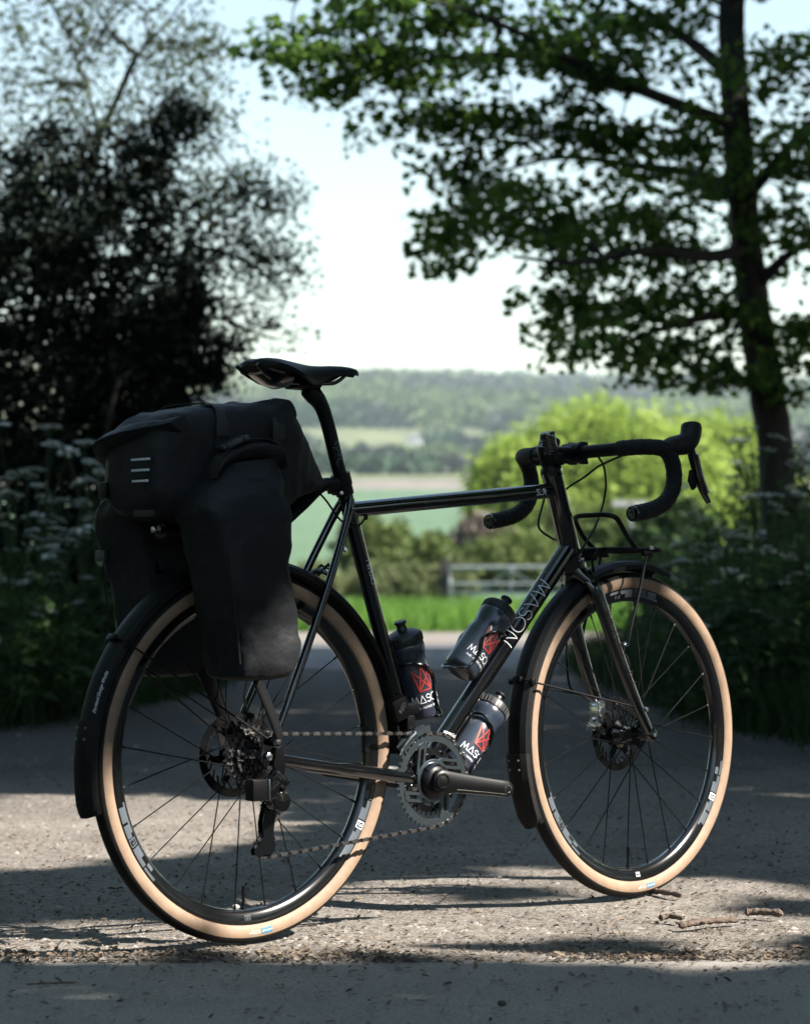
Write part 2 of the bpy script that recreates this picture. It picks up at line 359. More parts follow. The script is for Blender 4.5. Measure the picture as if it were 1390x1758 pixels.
    # rim graphics and tyre print, on the drive side
    def ring_patch(a0, a1, r0, r1, m, name, up=0.):
        mb = MB(); K = max(3, int(abs(a1 - a0) / 2)); rr = np.linspace(r0, r1, 4); yy = lambda r: np.interp(r, [.2872, .2885, .295, .305, .315], [0, -.0055, -.0115, -.0148, -.015]) - .0005 - up
        V = [(o[0] + r * math.cos(R_(a)), yy(r), o[2] + r * math.sin(R_(a))) for a in np.linspace(a0, a1, K + 1) for r in rr]
        mb.add(V, [(i * 4 + j, i * 4 + j + 1, (i + 1) * 4 + j + 1, (i + 1) * 4 + j) for i in range(K) for j in range(3)]); mb.build(name, m, rim_o, xf=xf)
    yr = lambda r: float(np.interp(r, [.2872, .2885, .295, .305, .315], [0, -.0055, -.0115, -.0148, -.015])) - .0011
    for base in ((-28.5 if not front else -29.5), 208 if not front else 216, 88):
        if base == 88 and not front: continue
        dm = M['grey']
        for a0, a1, r0, r1 in ((-13, -7.5, .2965, .3125), (-14.5, -6, .2965, .3008), (-6.6, -3.2, .2965, .3125), (-3.3, -1.8, .302, .3125), (2.1, 6.5, .2965, .3125), (6.5, 9.5, .3045, .3125), (10, 16, .3075, .3125), (10, 13, .2965, .3035)):
            ring_patch(base + a0, base + a1, r0, r1, dm, 'rim_graphic')
        ring_patch(base - 1.5, base + 1.5, .2975, .3125, M['decal'] if base < 60 else M['grey'], 'rim_logo', .0002)
        lg = strokes2d([[(.0045, .0042), (-.0042, .0042), (-.0042, -.0042), (.0042, -.0042), (.0042, .0004), (.0, .0004)]], .002)
        decal('rim_logo_letter', lg, wmap(o, lambda r: yr(r) - .0003, .305, R_(base), -1 if base > 60 else 1, 1 if base > 60 else -1), M['carbon'], rim_o, xf)
    bx = [[(-.006, -.0045), (.006, -.0045), (.006, .0045), (-.006, .0045), (-.006, -.0045)], [(-.004, .002), (0, .002), (0, -.002), (.004, -.002)], [(-.004, -.002), (-.001, -.002)], [(.001, .002), (.004, .002)]]
    decal('rim_mark', strokes2d(bx, .0009), wmap(o, yr, .3015, va + (.0 if not front else .055)), M['grey'] if not front else M['decal'], rim_o, xf)
    yt = lambda r: -float(np.interp(r, [.3145, .3185, .3245, .3315, .3385], [.0130, .0165, .0190, .0198, .0186])) - .0006
    la = R_(-84 if not front else -83.5)
    lb = MB(); V = [wmap(o, yt, .329, la)(a, b) for a in np.linspace(-.0125, .0125, 6) for b in np.linspace(-.005, .005, 4)]
    lb.add(V, [(i * 4 + j, i * 4 + j + 1, i * 4 + j + 5, i * 4 + j + 4) for i in range(5) for j in range(3)]); lb.build('tyre_label', M['blue'], tyre, xf=xf)
    ytt = lambda r: yt(r) - .0005
    decal('tyre_print', text2d('Rene Herse', .0052), wmap(o, ytt, .329, la, -1, -1) if False else wmap(o, ytt, .329, la, 1, 1), M['decal'], tyre, xf)
    decal('tyre_print', text2d('BARLOW PASS', .0042), wmap(o, yt, .3308, la - .088), M['decal'], tyre, xf)
    decal('tyre_print', text2d('700C x 38MM', .0034), wmap(o, yt, .3268, la - .085), M['decal'], tyre, xf)
    return wheel
rear_wheel = make_wheel(AX_R, False, None); front_wheel = make_wheel(AX_F, True, steer)
for i, T in enumerate((10, 11, 12, 13, 14, 15, 17, 19, 21, 24, 28, 33)):
    rp = T * .0127 / (2 * math.pi); y = -.0495 + i * .0028
    mb = MB(); mb.prism(gear(T, rp, .0030), AX_R + Y * y, (1, 0, 0), (0, 0, 1), (0, .0016, 0)); mb.build('sprocket', M['darksteel'] if i % 2 else M['steel'], rear_wheel, 20)
MB().lathe(AX_R, (0, -1, 0), [(.0005, .0555), (.008, .0555), (.0125, .053), (.0135, .0495), (.0135, .044)], 28).build('lockring', M['darksteel'], rear_wheel)

# mudguards
def guard(ax, a0, a1, xf, flap, name, stay_a, ends):
    prof = [(.3575, -.0275), (.3665, -.0260), (.3735, -.0160), (.3755, -.0060), (.3755, .0060), (.3735, .0160), (.3665, .0260), (.3575, .0275), (.3560, .0262), (.3650, .0245), (.3717, .0150), (.3737, 0), (.3717, -.0150), (.3650, -.0245), (.3560, -.0262)]
    mb = MB(); mb.lathe(ax, (0, -1, 0), prof, 90, 0, R_(a0), R_(a1), closed_prof=True)
    g = mb.build(name, M['matte'], bike, 22, xf=xf)
    pf = [(r + .0022, y * 1.06) for r, y in prof[:8]] + [(r + .0002, y * 1.02) for r, y in prof[8:]]
    fb = MB(); A = np.linspace(flap[0], flap[1], 18); rs = []
    for a in A:
        t = (a - flap[0]) / (flap[1] - flap[0]); kx = 1 - .45 * max(0, (t - .86) / .14) ** 2; d = np.array((math.cos(R_(a)), 0, math.sin(R_(a))))
        rs.append([ax + d * (r + .004 * t * t) + Y * (y * kx) for r, y in pf])
    fb.rings(rs); fb.build('mud_flap', M['rubber'], g, 22, xf=xf)
    for q in (2, 5):
        for y in (-.012, .012):
            d = np.array((math.cos(R_(flap[0] + q)), 0, math.sin(R_(flap[0] + q)))); MB().lathe(ax + d * .3765 + Y * y, d, [(.0028, 0), (.0028, .0022), (.0005, .0030)], 10).build('rivet', M['steel'], g, xf=xf)
    d = np.array((math.cos(R_(stay_a)), 0, math.sin(R_(stay_a))))
    for sgn, e in ends:
        p = ax + d * .3630 + Y * sgn * .030
        MB().tube([ax + d * .3800 + Y * sgn * .004, ax + d * .3795 + Y * sgn * .018, ax + d * .370 + Y * sgn * .0295, p, p + (np.array(e) - p) * .5, np.array(e)], [.0021] * 6, 8).build('stay', M['satin'], g, xf=xf)
        MB().box(ax + d * .3660 + Y * sgn * .0295, (.012, .008, .012), bev=.002).build('stay_clamp', M['satin'], g, xf=xf)
    MB().box(ax + d * .381, (.012, .022, .009), bev=.002, ax=[np.cross(Y, d), Y, d]).build('stay_bracket', M['satin'], g, xf=xf)
    return g
rg = guard(AX_R, -2, 194, None, (168, 194.5), 'mudguard', 143.5, ((-1, (-.006, -.071, .385)), (1, (-.006, .071, .385))))
fg = guard(AX_F, 71, 208, steer, (184, 208.5), 'mudguard', 160.5, ((-1, (1.028, -.062, .405)), (1, (1.005, .060, .430))))
decal('lettering', text2d('Portland Design Works', .0082, .4), (lambda a, b: AX_R + np.array((.3712 * math.cos(R_(159.5) - a / .37), 0, .3712 * math.sin(R_(159.5) - a / .37))) * 1 + Y * (-.0205 + 0) + (np.array((math.cos(R_(159.5) - a / .37), 0, math.sin(R_(159.5) - a / .37))) * .83 * b + Y * .55 * b) + np.array((math.cos(R_(159.5)), 0, math.sin(R_(159.5)))) * .0007 - Y * .0012), M['decal'], rg)
MB().tube([(.165, -.010, .690), (.19, -.012, .712), (.205, -.002, .70), (.19, .01, .71), (.165, .010, .690)], .003, 8).build('bridge_bracket', M['satin'], rg)

# fork, headset, stem, bar
fk = MB()
for sgn in (-1, 1):
    p = spline([(.890, sgn * .016, .692), (.897, sgn * .036, .668), (.918, sgn * .044, .615), (.958, sgn * .050, .520), (1.005, sgn * .055, .425), (1.036, sgn * .058, .372), (1.050, sgn * .058, .348)], 5); K = len(p)
    fk.tube(p, list(np.interp(np.linspace(0, 1, K), [0, .2, .6, 1], [.020, .0195, .0150, .0105])), 18, flat=list(np.interp(np.linspace(0, 1, K), [0, .2, 1], [.8, .62, .72])))
    fk.lathe(AX_F + Y * sgn * .058, Y * sgn, [(.0005, -.006), (.0145, -.006), (.0145, .006), (.0115, .0085), (.0005, .0085)], 24)
fk.rings([[(x + s * math.cos(a) * .026, math.sin(a) * w, z) for a in np.linspace(0, 2 * math.pi, 24, endpoint=False)] for x, z, w, s in ((.878, .708, .026, 1), (.882, .698, .032, 1.02), (.888, .684, .042, .98), (.894, .670, .047, .85), (.898, .662, .046, .7))])
fork = fk.build('fork', M['gloss'], bike, 50, xf=steer)
for c in ((.880, -.0275, .690), (.973, -.058, .545), (1.028, -.0665, .405), (1.0516, -.0675, .35)):
    MB().lathe(c, (0, -1, 0), [(.0048, -.004), (.0048, .004), (.003, .0055), (.0005, .0055)], 14).build('bolt', M['silver'], fork, xf=steer)
decal('lettering', strokes2d(mason(.020, 1.9, False), .0020), cyl_map((.905, -.0455, .650), (1.020, -.0565, .400), .0122, (-.35, -1, .0), .12, -1), M['darkred'], fork, steer)
ax = (HT_T - HT_B) / np.linalg.norm(HT_T - HT_B)
hs = MB(); hs.lathe(HT_T, ax, [(.0232, 0), (.0225, .004), (.0190, .008), (.0180, .010), (.0180, .016)], 32); hs.lathe(HT_B, -ax, [(.0265, 0), (.0265, .003), (.024, .006)], 32)
hs.build('headset', M['satin'], bike, xf=steer)
S0 = HT_T + ax * .036; CL = np.array((.884, 0, .953))
stm = MB(); stm.lathe(HT_T, ax, [(.0005, .012), (.0185, .012), (.0195, .015), (.0195, .052), (.0175, .055), (.0005, .055)], 28)
stm.tube([S0, S0 + (CL - S0) * .25, S0 + (CL - S0) * .75, CL], [.0175, .0150, .0150, .0165], 20, flat=1.05)
stm.tube([CL - Y * .024, CL + Y * .024], .0215, 24, ref=(1, 0, 0))
stem = stm.build('stem', M['satin'], bike, 45, xf=steer)
for y in (-.015, .015):
    for z in (-.019, .019): MB().box(CL + (.012, y, z), (.022, .011, .010), bev=.003).build('faceplate_lug', M['satin'], stem, xf=steer)
lt = MB(); L0 = np.array((.795, -.012, .948)); la_ = np.array((-.27, 0, 1.0)); la_ /= np.linalg.norm(la_)
lt.lathe(L0, la_, [(.0005, 0), (.0150, 0), (.0165, .003)] + [q for i in range(5) for q in ((.0165, .006 + i * .006), (.0158, .007 + i * .006), (.0158, .0085 + i * .006), (.0165, .0095 + i * .006))] + [(.0165, .043), (.0150, .046), (.0005, .0465)], 26)
lamp = lt.build('handlebar_light', M['gloss'], bike, 30, xf=steer)
MB().box(L0 + (.012, 0, -.012), (.036, .030, .026), bev=.007).build('light_bracket', M['satin'], lamp, xf=steer)
# drop bar: bare centre, wrapped tape with its overlapping turns
half = [(.884, 0, .953), (.885, -.06, .954), (.889, -.105, .955), (.899, -.145, .957), (.918, -.176, .957), (.941, -.194, .953), (.960, -.199, .936), (.970, -.200, .906), (.966, -.2, .874), (.948, -.2, .848), (.917, -.2, .831), (.878, -.2, .821), (.834, -.2, .8145)]
hp = spline(half, 10)
bare = MB(); bare.tube([(p[0], -p[1], p[2]) for p in hp[:32][::-1]] + hp[1:32], .0140, 18)
bar = bare.build('handlebar', M['satin'], bike, 60, xf=steer)
for sgn in (-1, 1):
    tp = [np.array((p[0], p[1] * -sgn, p[2])) for p in spline(half, 36)[80:]]; K = len(tp)
    s_ = np.cumsum([0] + [np.linalg.norm(tp[i + 1] - tp[i]) for i in range(K - 1)])
    rad = [.0165 + .0011 * ((q % .0185) / .0185) for q in s_]
    rad[0] = rad[1] = .0150
    MB().tube(tp, rad, 20).build('bar_tape', M['tape'], bar, 25, xf=steer)
    e = tp[-1]; d = tp[-1] - tp[-4]; d /= np.linalg.norm(d)
    MB().lathe(e, d, [(.0168, -.001), (.0172, .001), (.0160, .0045), (.0135, .0055), (.0005, .0055)], 26).build('bar_end_plug', M['gloss'], bar, xf=steer)
    z_ = np.cross(d, Y); mk = strokes2d([[(-.008, .006), (.001, .009), (-.002, .0), (.007, .004), (.003, -.009), (-.007, -.006), (-.008, .006)]], .0016)
    decal('plug_mark', mk, lambda a, b, e=e, d=d, z_=z_: e + d * .0062 + Y * a + z_ * b, M['silver'], bar, steer)
    # hood and lever
    y = sgn * .2
    hd = MB(); hpth = [(.945, y * .985, .952), (.962, y, .958), (.985, y, .962), (1.008, y, .966), (1.024, y * 1.0, .978), (1.032, y * .995, .995), (1.034, y * .99, 1.005), (1.035, y * .985, 1.010)]
    P_ = spline(hpth, 5); K = len(P_); u_ = np.linspace(0, 1, K)
    hd.tube(P_, list(np.interp(u_, [0, .15, .4, .6, .78, .93, 1], [.0180, .0205, .0225, .0250, .0250, .0215, .0100])), 22, flat=list(np.interp(u_, [0, .3, .6, 1], [.95, .82, .80, .95])))
    hood = hd.build('brake_lever', M['hood'], bike, 80, xf=steer)
    lv = MB(); lp = spline([(1.024, y, .966), (1.034, y * 1.0, .940), (1.040, y * 1.01, .915), (1.047, y * 1.03, .885), (1.057, y * 1.05, .862), (1.070, y * 1.06, .843)], 6); K = len(lp)
    lv.tube(lp, list(np.interp(np.linspace(0, 1, K), [0, .3, .6, 1], [.0085, .0080, .0070, .0050])), 12, flat=1.3)
    lv.build('lever_blade', M['carbon'], hood, xf=steer)
    ed = MB(); ed.tube([p + np.array((.0070, sgn * .0060, .001)) for p in lp[5:-6]], .0034, 8, flat=1.7); ed.build('lever_edge', M['silver'], hood, xf=steer)
    MB().prism([(-.008, .018), (.004, .020), (.006, -.018), (-.002, -.024), (-.014, -.004)], (1.034, y - .004, .893), (1, 0, 0), (0, 0, 1), (0, .008, 0)).build('shift_paddle', M['satin'], hood, xf=steer)
# hoses
for nm, pts, r in (('brake_hose', [(.905, -.05, .942), (.945, -.03, .925), (.972, -.012, .885), (.968, -.004, .84), (.925, -.016, .79), (.880, -.024, .752), (.858, -.022, .730)], .0025),
                   ('brake_hose', [(.925, -.11, .947), (.900, -.06, .925), (.880, -.03, .90), (.862, .012, .87), (.868, .034, .82), (.880, .034, .77), (.893, .034, .69)], .0025),
                   ('brake_hose', [(.895, .07, .945), (.890, .075, .90), (.872, .08, .85), (.862, .085, .80), (.872, .06, .775), (.862, .028, .765), (.850, .012, .745)], .0025),
                   ('gear_cable', [(.150, -.012, .862), (.175, -.022, .835), (.205, -.026, .800), (.238, -.024, .785), (.270, -.012, .790), (.290, -.005, .805)], .0021)):
    MB().tube(spline(pts, 7), r, 8).build(nm, M['satin'], bike, xf=steer if 'brake' in nm else None)
MB().lathe((.290, -.006, .805), (0, 0, 1), [(.0005, -.006), (.0045, -.005), (.0045, .004), (.0005, .005)], 14).build('cable_port', M['satin'], frame)

# brake calipers
ca = MB(); c = np.array((.992, .040, .398)); 
ca.box(c, (.026, .026, .050), bev=.006); ca.box(c + (-.012, .0, -.030), (.022, .024, .018), bev=.004); ca.lathe(c + (0, -.013, .002), (0, -1, 0), [(.0005, .002), (.009, .002), (.011, 0)], 20)
for z in (-.013, .016): ca.tube([c + (-.013, .0, z), c + (-.022, 0, z)], .004, 10)
ca.build('brake_caliper', M['silver'], bike, 30, xf=steer)
MB().tube(spline([(.985, .045, .42), (.955, .05, .435), (.91, .048, .46), (.90, .045, .56), (.893, .038, .67)], 6), .0025, 8).build('brake_hose', M['satin'], bike, xf=steer)
cr = MB(); c = np.array((.055, .044, .408)); cr.box(c, (.050, .024, .026), bev=.006, ax=[(.9, 0, -.43), (0, 1, 0), (.43, 0, .9)]); cr.build('brake_caliper', M['satin'], bike)
MB().tube([(.04, .05, .50), (.03, .046, .46), (.035, .046, .42)], .0028, 8).build('brake_hose', M['satin'], bike)

# chainset
CRY = -.0455
ring = MB(); RP = 46 * .0127 / (2 * math.pi)
ring.prism(gear(46, RP, .0038)[::-1], BB + Y * (CRY - .0012), (1, 0, 0), (0, 0, 1), (0, .003, 0)) if False else None
def ring_flat(mb, o, poly_out, r_in, y0, y1):          # toothed annulus
    n = len(poly_out); V = []
    for y in (y0, y1):
        V += [o + np.array((a, y, b)) for a, b in poly_out]; V += [o + np.array((r_in * a / math.hypot(a, b), y, r_in * b / math.hypot(a, b))) for a, b in poly_out]
    Fq = []
    for i in range(n):
        j = (i + 1) % n; Fq += [(i, j, n + j, n + i), (2 * n + j, 2 * n + i, 3 * n + i, 3 * n + j), (i, 2 * n + i, 2 * n + j, j), (n + j, 3 * n + j, 3 * n + i, n + i)]
    mb.add(V, Fq)
ring_flat(ring, BB, gear(46, RP, .0038), .0765, CRY - .0015, CRY + .0015)
for k in range(4):                                     # four pairs of arms leaving the hub like a pinwheel
    a = R_(84 - 90 * k); e, f_ = np.array((math.cos(a), 0, math.sin(a))), np.array((-math.sin(a), 0, math.cos(a)))
    for off in (.0285, .0425):
        ring.prism([(.008, off - .003), (math.sqrt(.0785 ** 2 - off ** 2), off - .003), (math.sqrt(.0785 ** 2 - off ** 2), off + .003), (.008, off + .003)], BB + Y * (CRY - .003), e, f_, (0, .0052, 0))
    ring.prism([(.0085, .0255), (.022, .0255), (.019, .0455), (.006, .040)], BB + Y * (CRY - .0033), e, f_, (0, .0058, 0))
    ring.prism([(.062, .026), (.074, .024), (.0705, .040), (.064, .0465), (.056, .0455)], BB + Y * (CRY - .0027), e, f_, (0, .0046, 0))
ring.lathe(BB, (0, 1, 0), [(.0330, CRY - .0045), (.0405, CRY - .0045), (.0425, CRY - .002), (.0405, CRY + .002), (.0330, CRY + .002)], 48, closed_prof=True)
chainring = ring.build('chainring', M['ring'], bike, 25)
ir = MB(); ring_flat(ir, BB, gear(33, 33 * .0127 / 2 / math.pi, .0036), .050, CRY + .007, CRY + .010)
for i in range(12):
    a = 2 * math.pi * i / 12; ir.tube([BB + np.array((.03 * math.cos(a), CRY + .0085, .03 * math.sin(a))), BB + np.array((.052 * math.cos(a + .15), CRY + .0085, .052 * math.sin(a + .15)))], .0035, 6)
ir.build('inner_chainring', M['darksteel'], chainring, 25)
for i in range(8):
    a = 2 * math.pi * i / 8 + .2; MB().lathe(BB + np.array((.062 * math.cos(a), CRY + .004, .062 * math.sin(a))), (0, -1, 0), [(.0045, -.002), (.0045, .002), (.0005, .002)], 10).build('ring_bolt', M['darksteel'], chainring)
pmh = MB(); pmh.lathe(BB, (0, -1, 0), [(.0345, .036), (.0365, .044), (.0360, .052), (.0315, .060), (.0240, .066), (.0005, .068)], 48); pmh.build('power_meter', M['satin'], chainring)
pm2 = MB(); pm2.lathe(BB, (0, -1, 0), [(.0370, .046), (.0370, .0525), (.0325, .0605), (.030, .0628)], 20, a0=R_(40), a1=R_(140), ref=(1, 0, 0)); pm2.build('power_meter_window', M['gloss'], chainring)
def crank(sgn, e):
    b0 = BB + Y * sgn * .0690; e = np.array(e); d = e - b0; L_ = np.linalg.norm(d); d /= L_; up = np.cross(d, Y) * -1; up -= d * (up @ d); up /= np.linalg.norm(up)
    if up[2] < 0: up = -up
    nr = np.cross(d, up); nr = nr if nr[1] * sgn > 0 else -nr
    A = MB(); rs = []
    for t, w, th, k in ((-.135, .005, .005, 0), (-.12, .013, .008, 0), (-.08, .0190, .0095, 0), (0, .0220, .0105, 0), (.10, .0210, .0100, 0), (.3, .0190, .0090, 0), (.65, .0170, .0080, 0), (.9, .0160, .0075, 0), (1.0, .0158, .0075, 0), (1.06, .0130, .0065, 0), (1.095, .006, .004, 0)):
        c = b0 + d * L_ * t; rs.append([c + up * (w * a) + nr * (th * b_) for a, b_ in ((-1, -.55), (-1, .55), (-.72, 1), (.72, 1), (1, .55), (1, -.55), (.72, -1), (-.72, -1))])
    A.rings(rs); arm = A.build('crank_arm', M['satin'], bike, 50)
    MB().lathe(b0 + nr * .0095, nr, [(.0165, -.002), (.0160, .0018), (.0120, .0024), (.0110, .0004), (.0070, .0004), (.0070, -.002), (.0005, -.002)], 32).build('crank_bolt', M['satin'], arm)
    MB().lathe(e + nr * .0066, nr, [(.0088, -.001), (.0088, .0010), (.0068, .0012), (.0060, -.004), (.0040, -.004), (.0005, -.003)], 26).build('pedal_thread', M['silver'], arm)
    if sgn < 0:
        pl = MB(); pl.rings([[b0 + d * L_ * t + up * a + nr * b_ for a, b_ in ((-w - .0004, th * .30), (-w * .70, th * 1.04), (-w * .62, th * 1.03), (-w * .9, th * .2))] for t, w, th in ((.22, .0198, .0094), (.3, .0190, .0090), (.65, .0170, .0080), (.9, .0160, .0075), (1.0, .0155, .0072))])
        pl.build('polished_edge', M['silver'], arm, 30)
        decal('lettering', text2d('RED', .0115), lambda a, b: b0 + d * (L_ * .68 + a) + up * (-.0146 + b * .62) + nr * (.0078 + b * .25), M['matte'], arm)
    return arm
crank(-1, (.5905, -.0900, .2615)); crank(1, (.2715, .0900, .3077))
# derailleurs
fd = MB(); fd.box((.352, -.030, .428), (.040, .030, .046), bev=.008, ax=[(.93, 0, .36), (0, 1, 0), (-.36, 0, .93)]); fd.box((.385, -.028, .428), (.04, .022, .022), bev=.005); fd.box((.378, -.032, .400), (.022, .022, .032), bev=.005)
fdo = fd.build('front_derailleur', M['satin'], bike)
decal('lettering', text2d('RED', .013), lambda a, b: np.array((.352, -.0455, .430)) + np.array((.93, 0, .36)) * (a * .36 + b * .93) * 0 + np.array((.55, 0, .83)) * a + np.array((-.83, 0, .55)) * b, M['grey'], fdo)
for yy, a0, a1 in ((-.0535, 98, 142), (-.0370, 98, 142)):
    cg = MB(); cg.lathe(BB, (0, -1, 0), [(.0990, -yy), (.1120, -yy), (.1120, -yy + .0018), (.0990, -yy + .0018)], 22, 0, R_(a0), R_(a1), closed_prof=True); cg.build('cage_plate', M['ring'], fdo)
MB().tube(spline([BB + np.array((.1065 * math.cos(R_(a)), -.0540, .1065 * math.sin(R_(a)))) for a in (118, 130, 142, 150)], 4), [.0062, .006, .006, .0055, .005, .005, .005, .0045, .004, .004, .0035, .003, .003], 10, flat=.35).build('cage_tail', M['ring'], fdo)
rd = MB(); rd.prism([(-.006, .022), (.008, .024), (.016, -.004), (.012, -.034), (-.004, -.036), (-.012, -.01)], (.022, -.0705, .345), (1, 0, 0), (0, 0, 1), (0, .007, 0))
rd.box((.014, -.078, .308), (.040, .024, .026), bev=.007, ax=[(.8, 0, -.6), (0, 1, 0), (.6, 0, .8)])
rd.lathe((.014, -.066, .268), (0, -1, 0), [(.0005, -.004), (.019, -.004), (.0215, .002), (.0215, .020), (.018, .026), (.0005, .027)], 28)
rd.box((-.004, -.080, .292), (.050, .020, .024), bev=.006, ax=[(.55, 0, .83), (0, 1, 0), (-.83, 0, .55)])
rdo = rd.build('rear_derailleur', M['gloss'], bike)
MB().box((-.040, -.082, .293), (.036, .026, .040), bev=.004).build('battery', M['satin'], rdo)
MB().box((-.0205, -.0885, .293), (.004, .016, .038), bev=.001).build('battery_clip', M['ring'], rdo)
for yy in (-.0600, -.0465):
    MB().prism([(.006, .014), (.018, .008), (.020, -.012), (.014, -.05), (.018, -.080), (.012, -.092), (-.026, -.094), (-.030, -.086), (-.010, -.060), (-.012, -.035), (-.004, .0)], (.004, yy, .262), (1, 0, 0), (0, 0, 1), (0, .0022, 0)).build('cage_plate', M['carbon'], rdo)
for pz, px in ((.255, .018), (.186, .003)):
    MB().prism(gear(13, .0235, .003), (px, -.0545, pz), (1, 0, 0), (0, 0, 1), (0, .004, 0)).build('jockey_wheel', M['satin'], rdo, 20)

# chain: one link mesh of each kind, set along its run
def link_mesh(name, half, m):
    mb = MB(); pk = [(-.0085, 0), (-.0065, .0036), (-.0030, .0034), (0, .0016), (.0030, .0032), (.0065, .0036), (.0085, 0), (.0065, -.0036), (.0030, -.0034), (0, -.0016), (-.0030, -.0032), (-.0065, -.0036)]
    for y in (-half, half): mb.prism(pk, (0, y - .0005, 0), (1, 0, 0), (0, 0, 1), (0, .001, 0))
    mb.tube([(-.00635, -half - .0006, 0), (-.00635, half + .0006, 0)], .0030 if half < .002 else .0016, 8, ref=(1, 0, 0))
    o = mb.build(name, m); d = o.data; bpy.data.objects.remove(o); return d
LK = [link_mesh('chain_link', .0024, M['steel']), link_mesh('chain_link', .0014, M['darksteel'])]
CG = 21 * .0127 / (2 * math.pi); pts = []
cy = lambda t: -.0455 * t - .0270 * (1 - t)
def arcp(c, r, a0, a1, y, k=14): return [(c[0] + r * math.cos(R_(a)), y, c[1] + r * math.sin(R_(a))) for a in np.linspace(a0, a1, k)]
run = arcp((0, .35), CG, 250, 93, -.0270, 16) + arcp((.431, .2846), RP, 93, -86, CRY, 40) + arcp((.003, .186), .0235, -86, -190, -.0525, 8) + arcp((.018, .255), .0235, -30, 60, -.0525, 8) + arcp((0, .35), CG, 300, 252, -.0270, 6)
run = [np.array(q) for q in run]; seg = np.cumsum([0] + [np.linalg.norm(run[i + 1] - run[i]) for i in range(len(run) - 1)])
RN = np.array(run); chain_root = None
pitch = .0127; nl = int(seg[-1] / pitch)
pos = lambda s: np.array([np.interp(s, seg, RN[:, k]) for k in range(3)])
chm = MB(); chm.box(pos(.004), (.010, .0030, .006), bev=.001); chain = chm.build('chain', M['steel'], bike)
for i in range(1, nl):
    a, b = pos(i * pitch), pos((i + 1) * pitch); d = (b - a) / np.linalg.norm(b - a); s = link('chain_link', LK[i % 2], chain)
    yv = Y - d * (Y @ d); yv /= np.linalg.norm(yv); zv = np.cross(d, yv); c = (a + b) / 2
    s.matrix_local = Matrix(((d[0], yv[0], zv[0], c[0]), (d[1], yv[1], zv[1], c[1]), (d[2], yv[2], zv[2], c[2]), (0, 0, 0, 1)))

# racks
fr_ = MB()
fr_.tube(spline([(.915, -.052, .747), (.99, -.056, .748), (1.06, -.057, .748), (1.10, -.052, .748), (1.118, -.035, .748), (1.122, 0, .748), (1.118, .035, .748), (1.10, .052, .748), (1.06, .057, .748), (.99, .056, .748), (.915, .052, .747)], 5), .0052, 12, ref=(0, 0, 1))
fr_.tube([(.915, -.054, .747), (.915, .054, .747)], .0048, 10, ref=(0, 0, 1)); fr_.tube([(1.02, -.057, .747), (1.02, .057, .747)], .0045, 10, ref=(0, 0, 1))
front_rack = fr_.build('front_rack', M['satin'], bike, 60, xf=steer)
MB().tube(spline([(1.012, -.058, .752), (.980, -.060, .778), (.952, -.058, .812), (.938, -.040, .821), (.935, 0, .822), (.938, .040, .821), (.952, .058, .812), (.980, .060, .778), (1.012, .058, .752)], 5), .0055, 12, ref=(1, 0, 0)).build('rack_hoop', M['satin'], front_rack, 60, xf=steer)
for sgn in (-1, 1):
    MB().tube(spline([(.973, sgn * .0640, .543), (.980, sgn * .066, .575), (1.012, sgn * .066, .655), (1.040, sgn * .064, .735)], 5), .0034, 10).build('rack_strut', M['satin'], front_rack, xf=steer)
    MB().box((1.045, sgn * .062, .739), (.030, .012, .010), bev=.003).build('strut_clamp', M['satin'], front_rack, xf=steer)
MB().box((.925, 0, .735), (.036, .024, .022), bev=.006).build('rack_mount', M['satin'], front_rack, xf=steer)
MB().tube(spline([(.905, -.03, .70), (.885, -.045, .725), (.90, -.05, .748), (.93, -.045, .742)], 5), .0028, 8).build('mount_cable', M['satin'], front_rack, xf=steer)
MB().box((1.062, -.0625, .752), (.012, .0015, .008)).build('rack_sticker', M['decal'], front_rack, xf=steer)
rr = MB()
rr.tube(spline([(.214, 0, .868), (.175, 0, .862), (.12, 0, .82), (.06, 0, .785), (-.06, 0, .772), (-.20, 0, .770)], 6), .0135, 14, flat=1.6)
rr.lathe((.2365, 0, .866), np.array(ST_T) - BB, [(.0142, 0), (.0195, 0), (.0195, .024), (.0142, .024)], 28, closed_prof=True)
rear_rack = rr.build('rear_rack', M['satin'], bike)
for sgn in (-1, 1):
    lg = MB(); P_ = spline([(-.155, sgn * .03, .775), (-.158, sgn * .062, .755), (-.140, sgn * .074, .700), (-.05, sgn * .076, .525), (.014, sgn * .076, .400), (.012, sgn * .074, .372)], 6)
    lg.tube(P_, list(np.interp(np.linspace(0, 1, len(P_)), [0, .5, 1], [.017, .0155, .0125])), 14, flat=.42, ref=(0, 1, 0)); lg.build('rack_leg', M['matte'], rear_rack)
    MB().lathe((.012, sgn * .078, .380), (0, sgn, 0), [(.006, -.002), (.006, .004), (.0005, .005)], 14).build('bolt', M['steel'], rear_rack)
MB().box((.195, 0, .866), (.03, .03, .02), bev=.005).build('seatpost_clamp', M['gloss'], rear_rack)
MB().box((-.214, -.012, .772), (.014, .034, .014), bev=.004).build('rear_light', M['gloss'], rear_rack)
MB().lathe((-.222, -.012, .772), (-1, 0, 0), [(.0062, 0), (.0055, .004), (.0005, .005)], 16).build('light_lens', M['silver'], rear_rack)

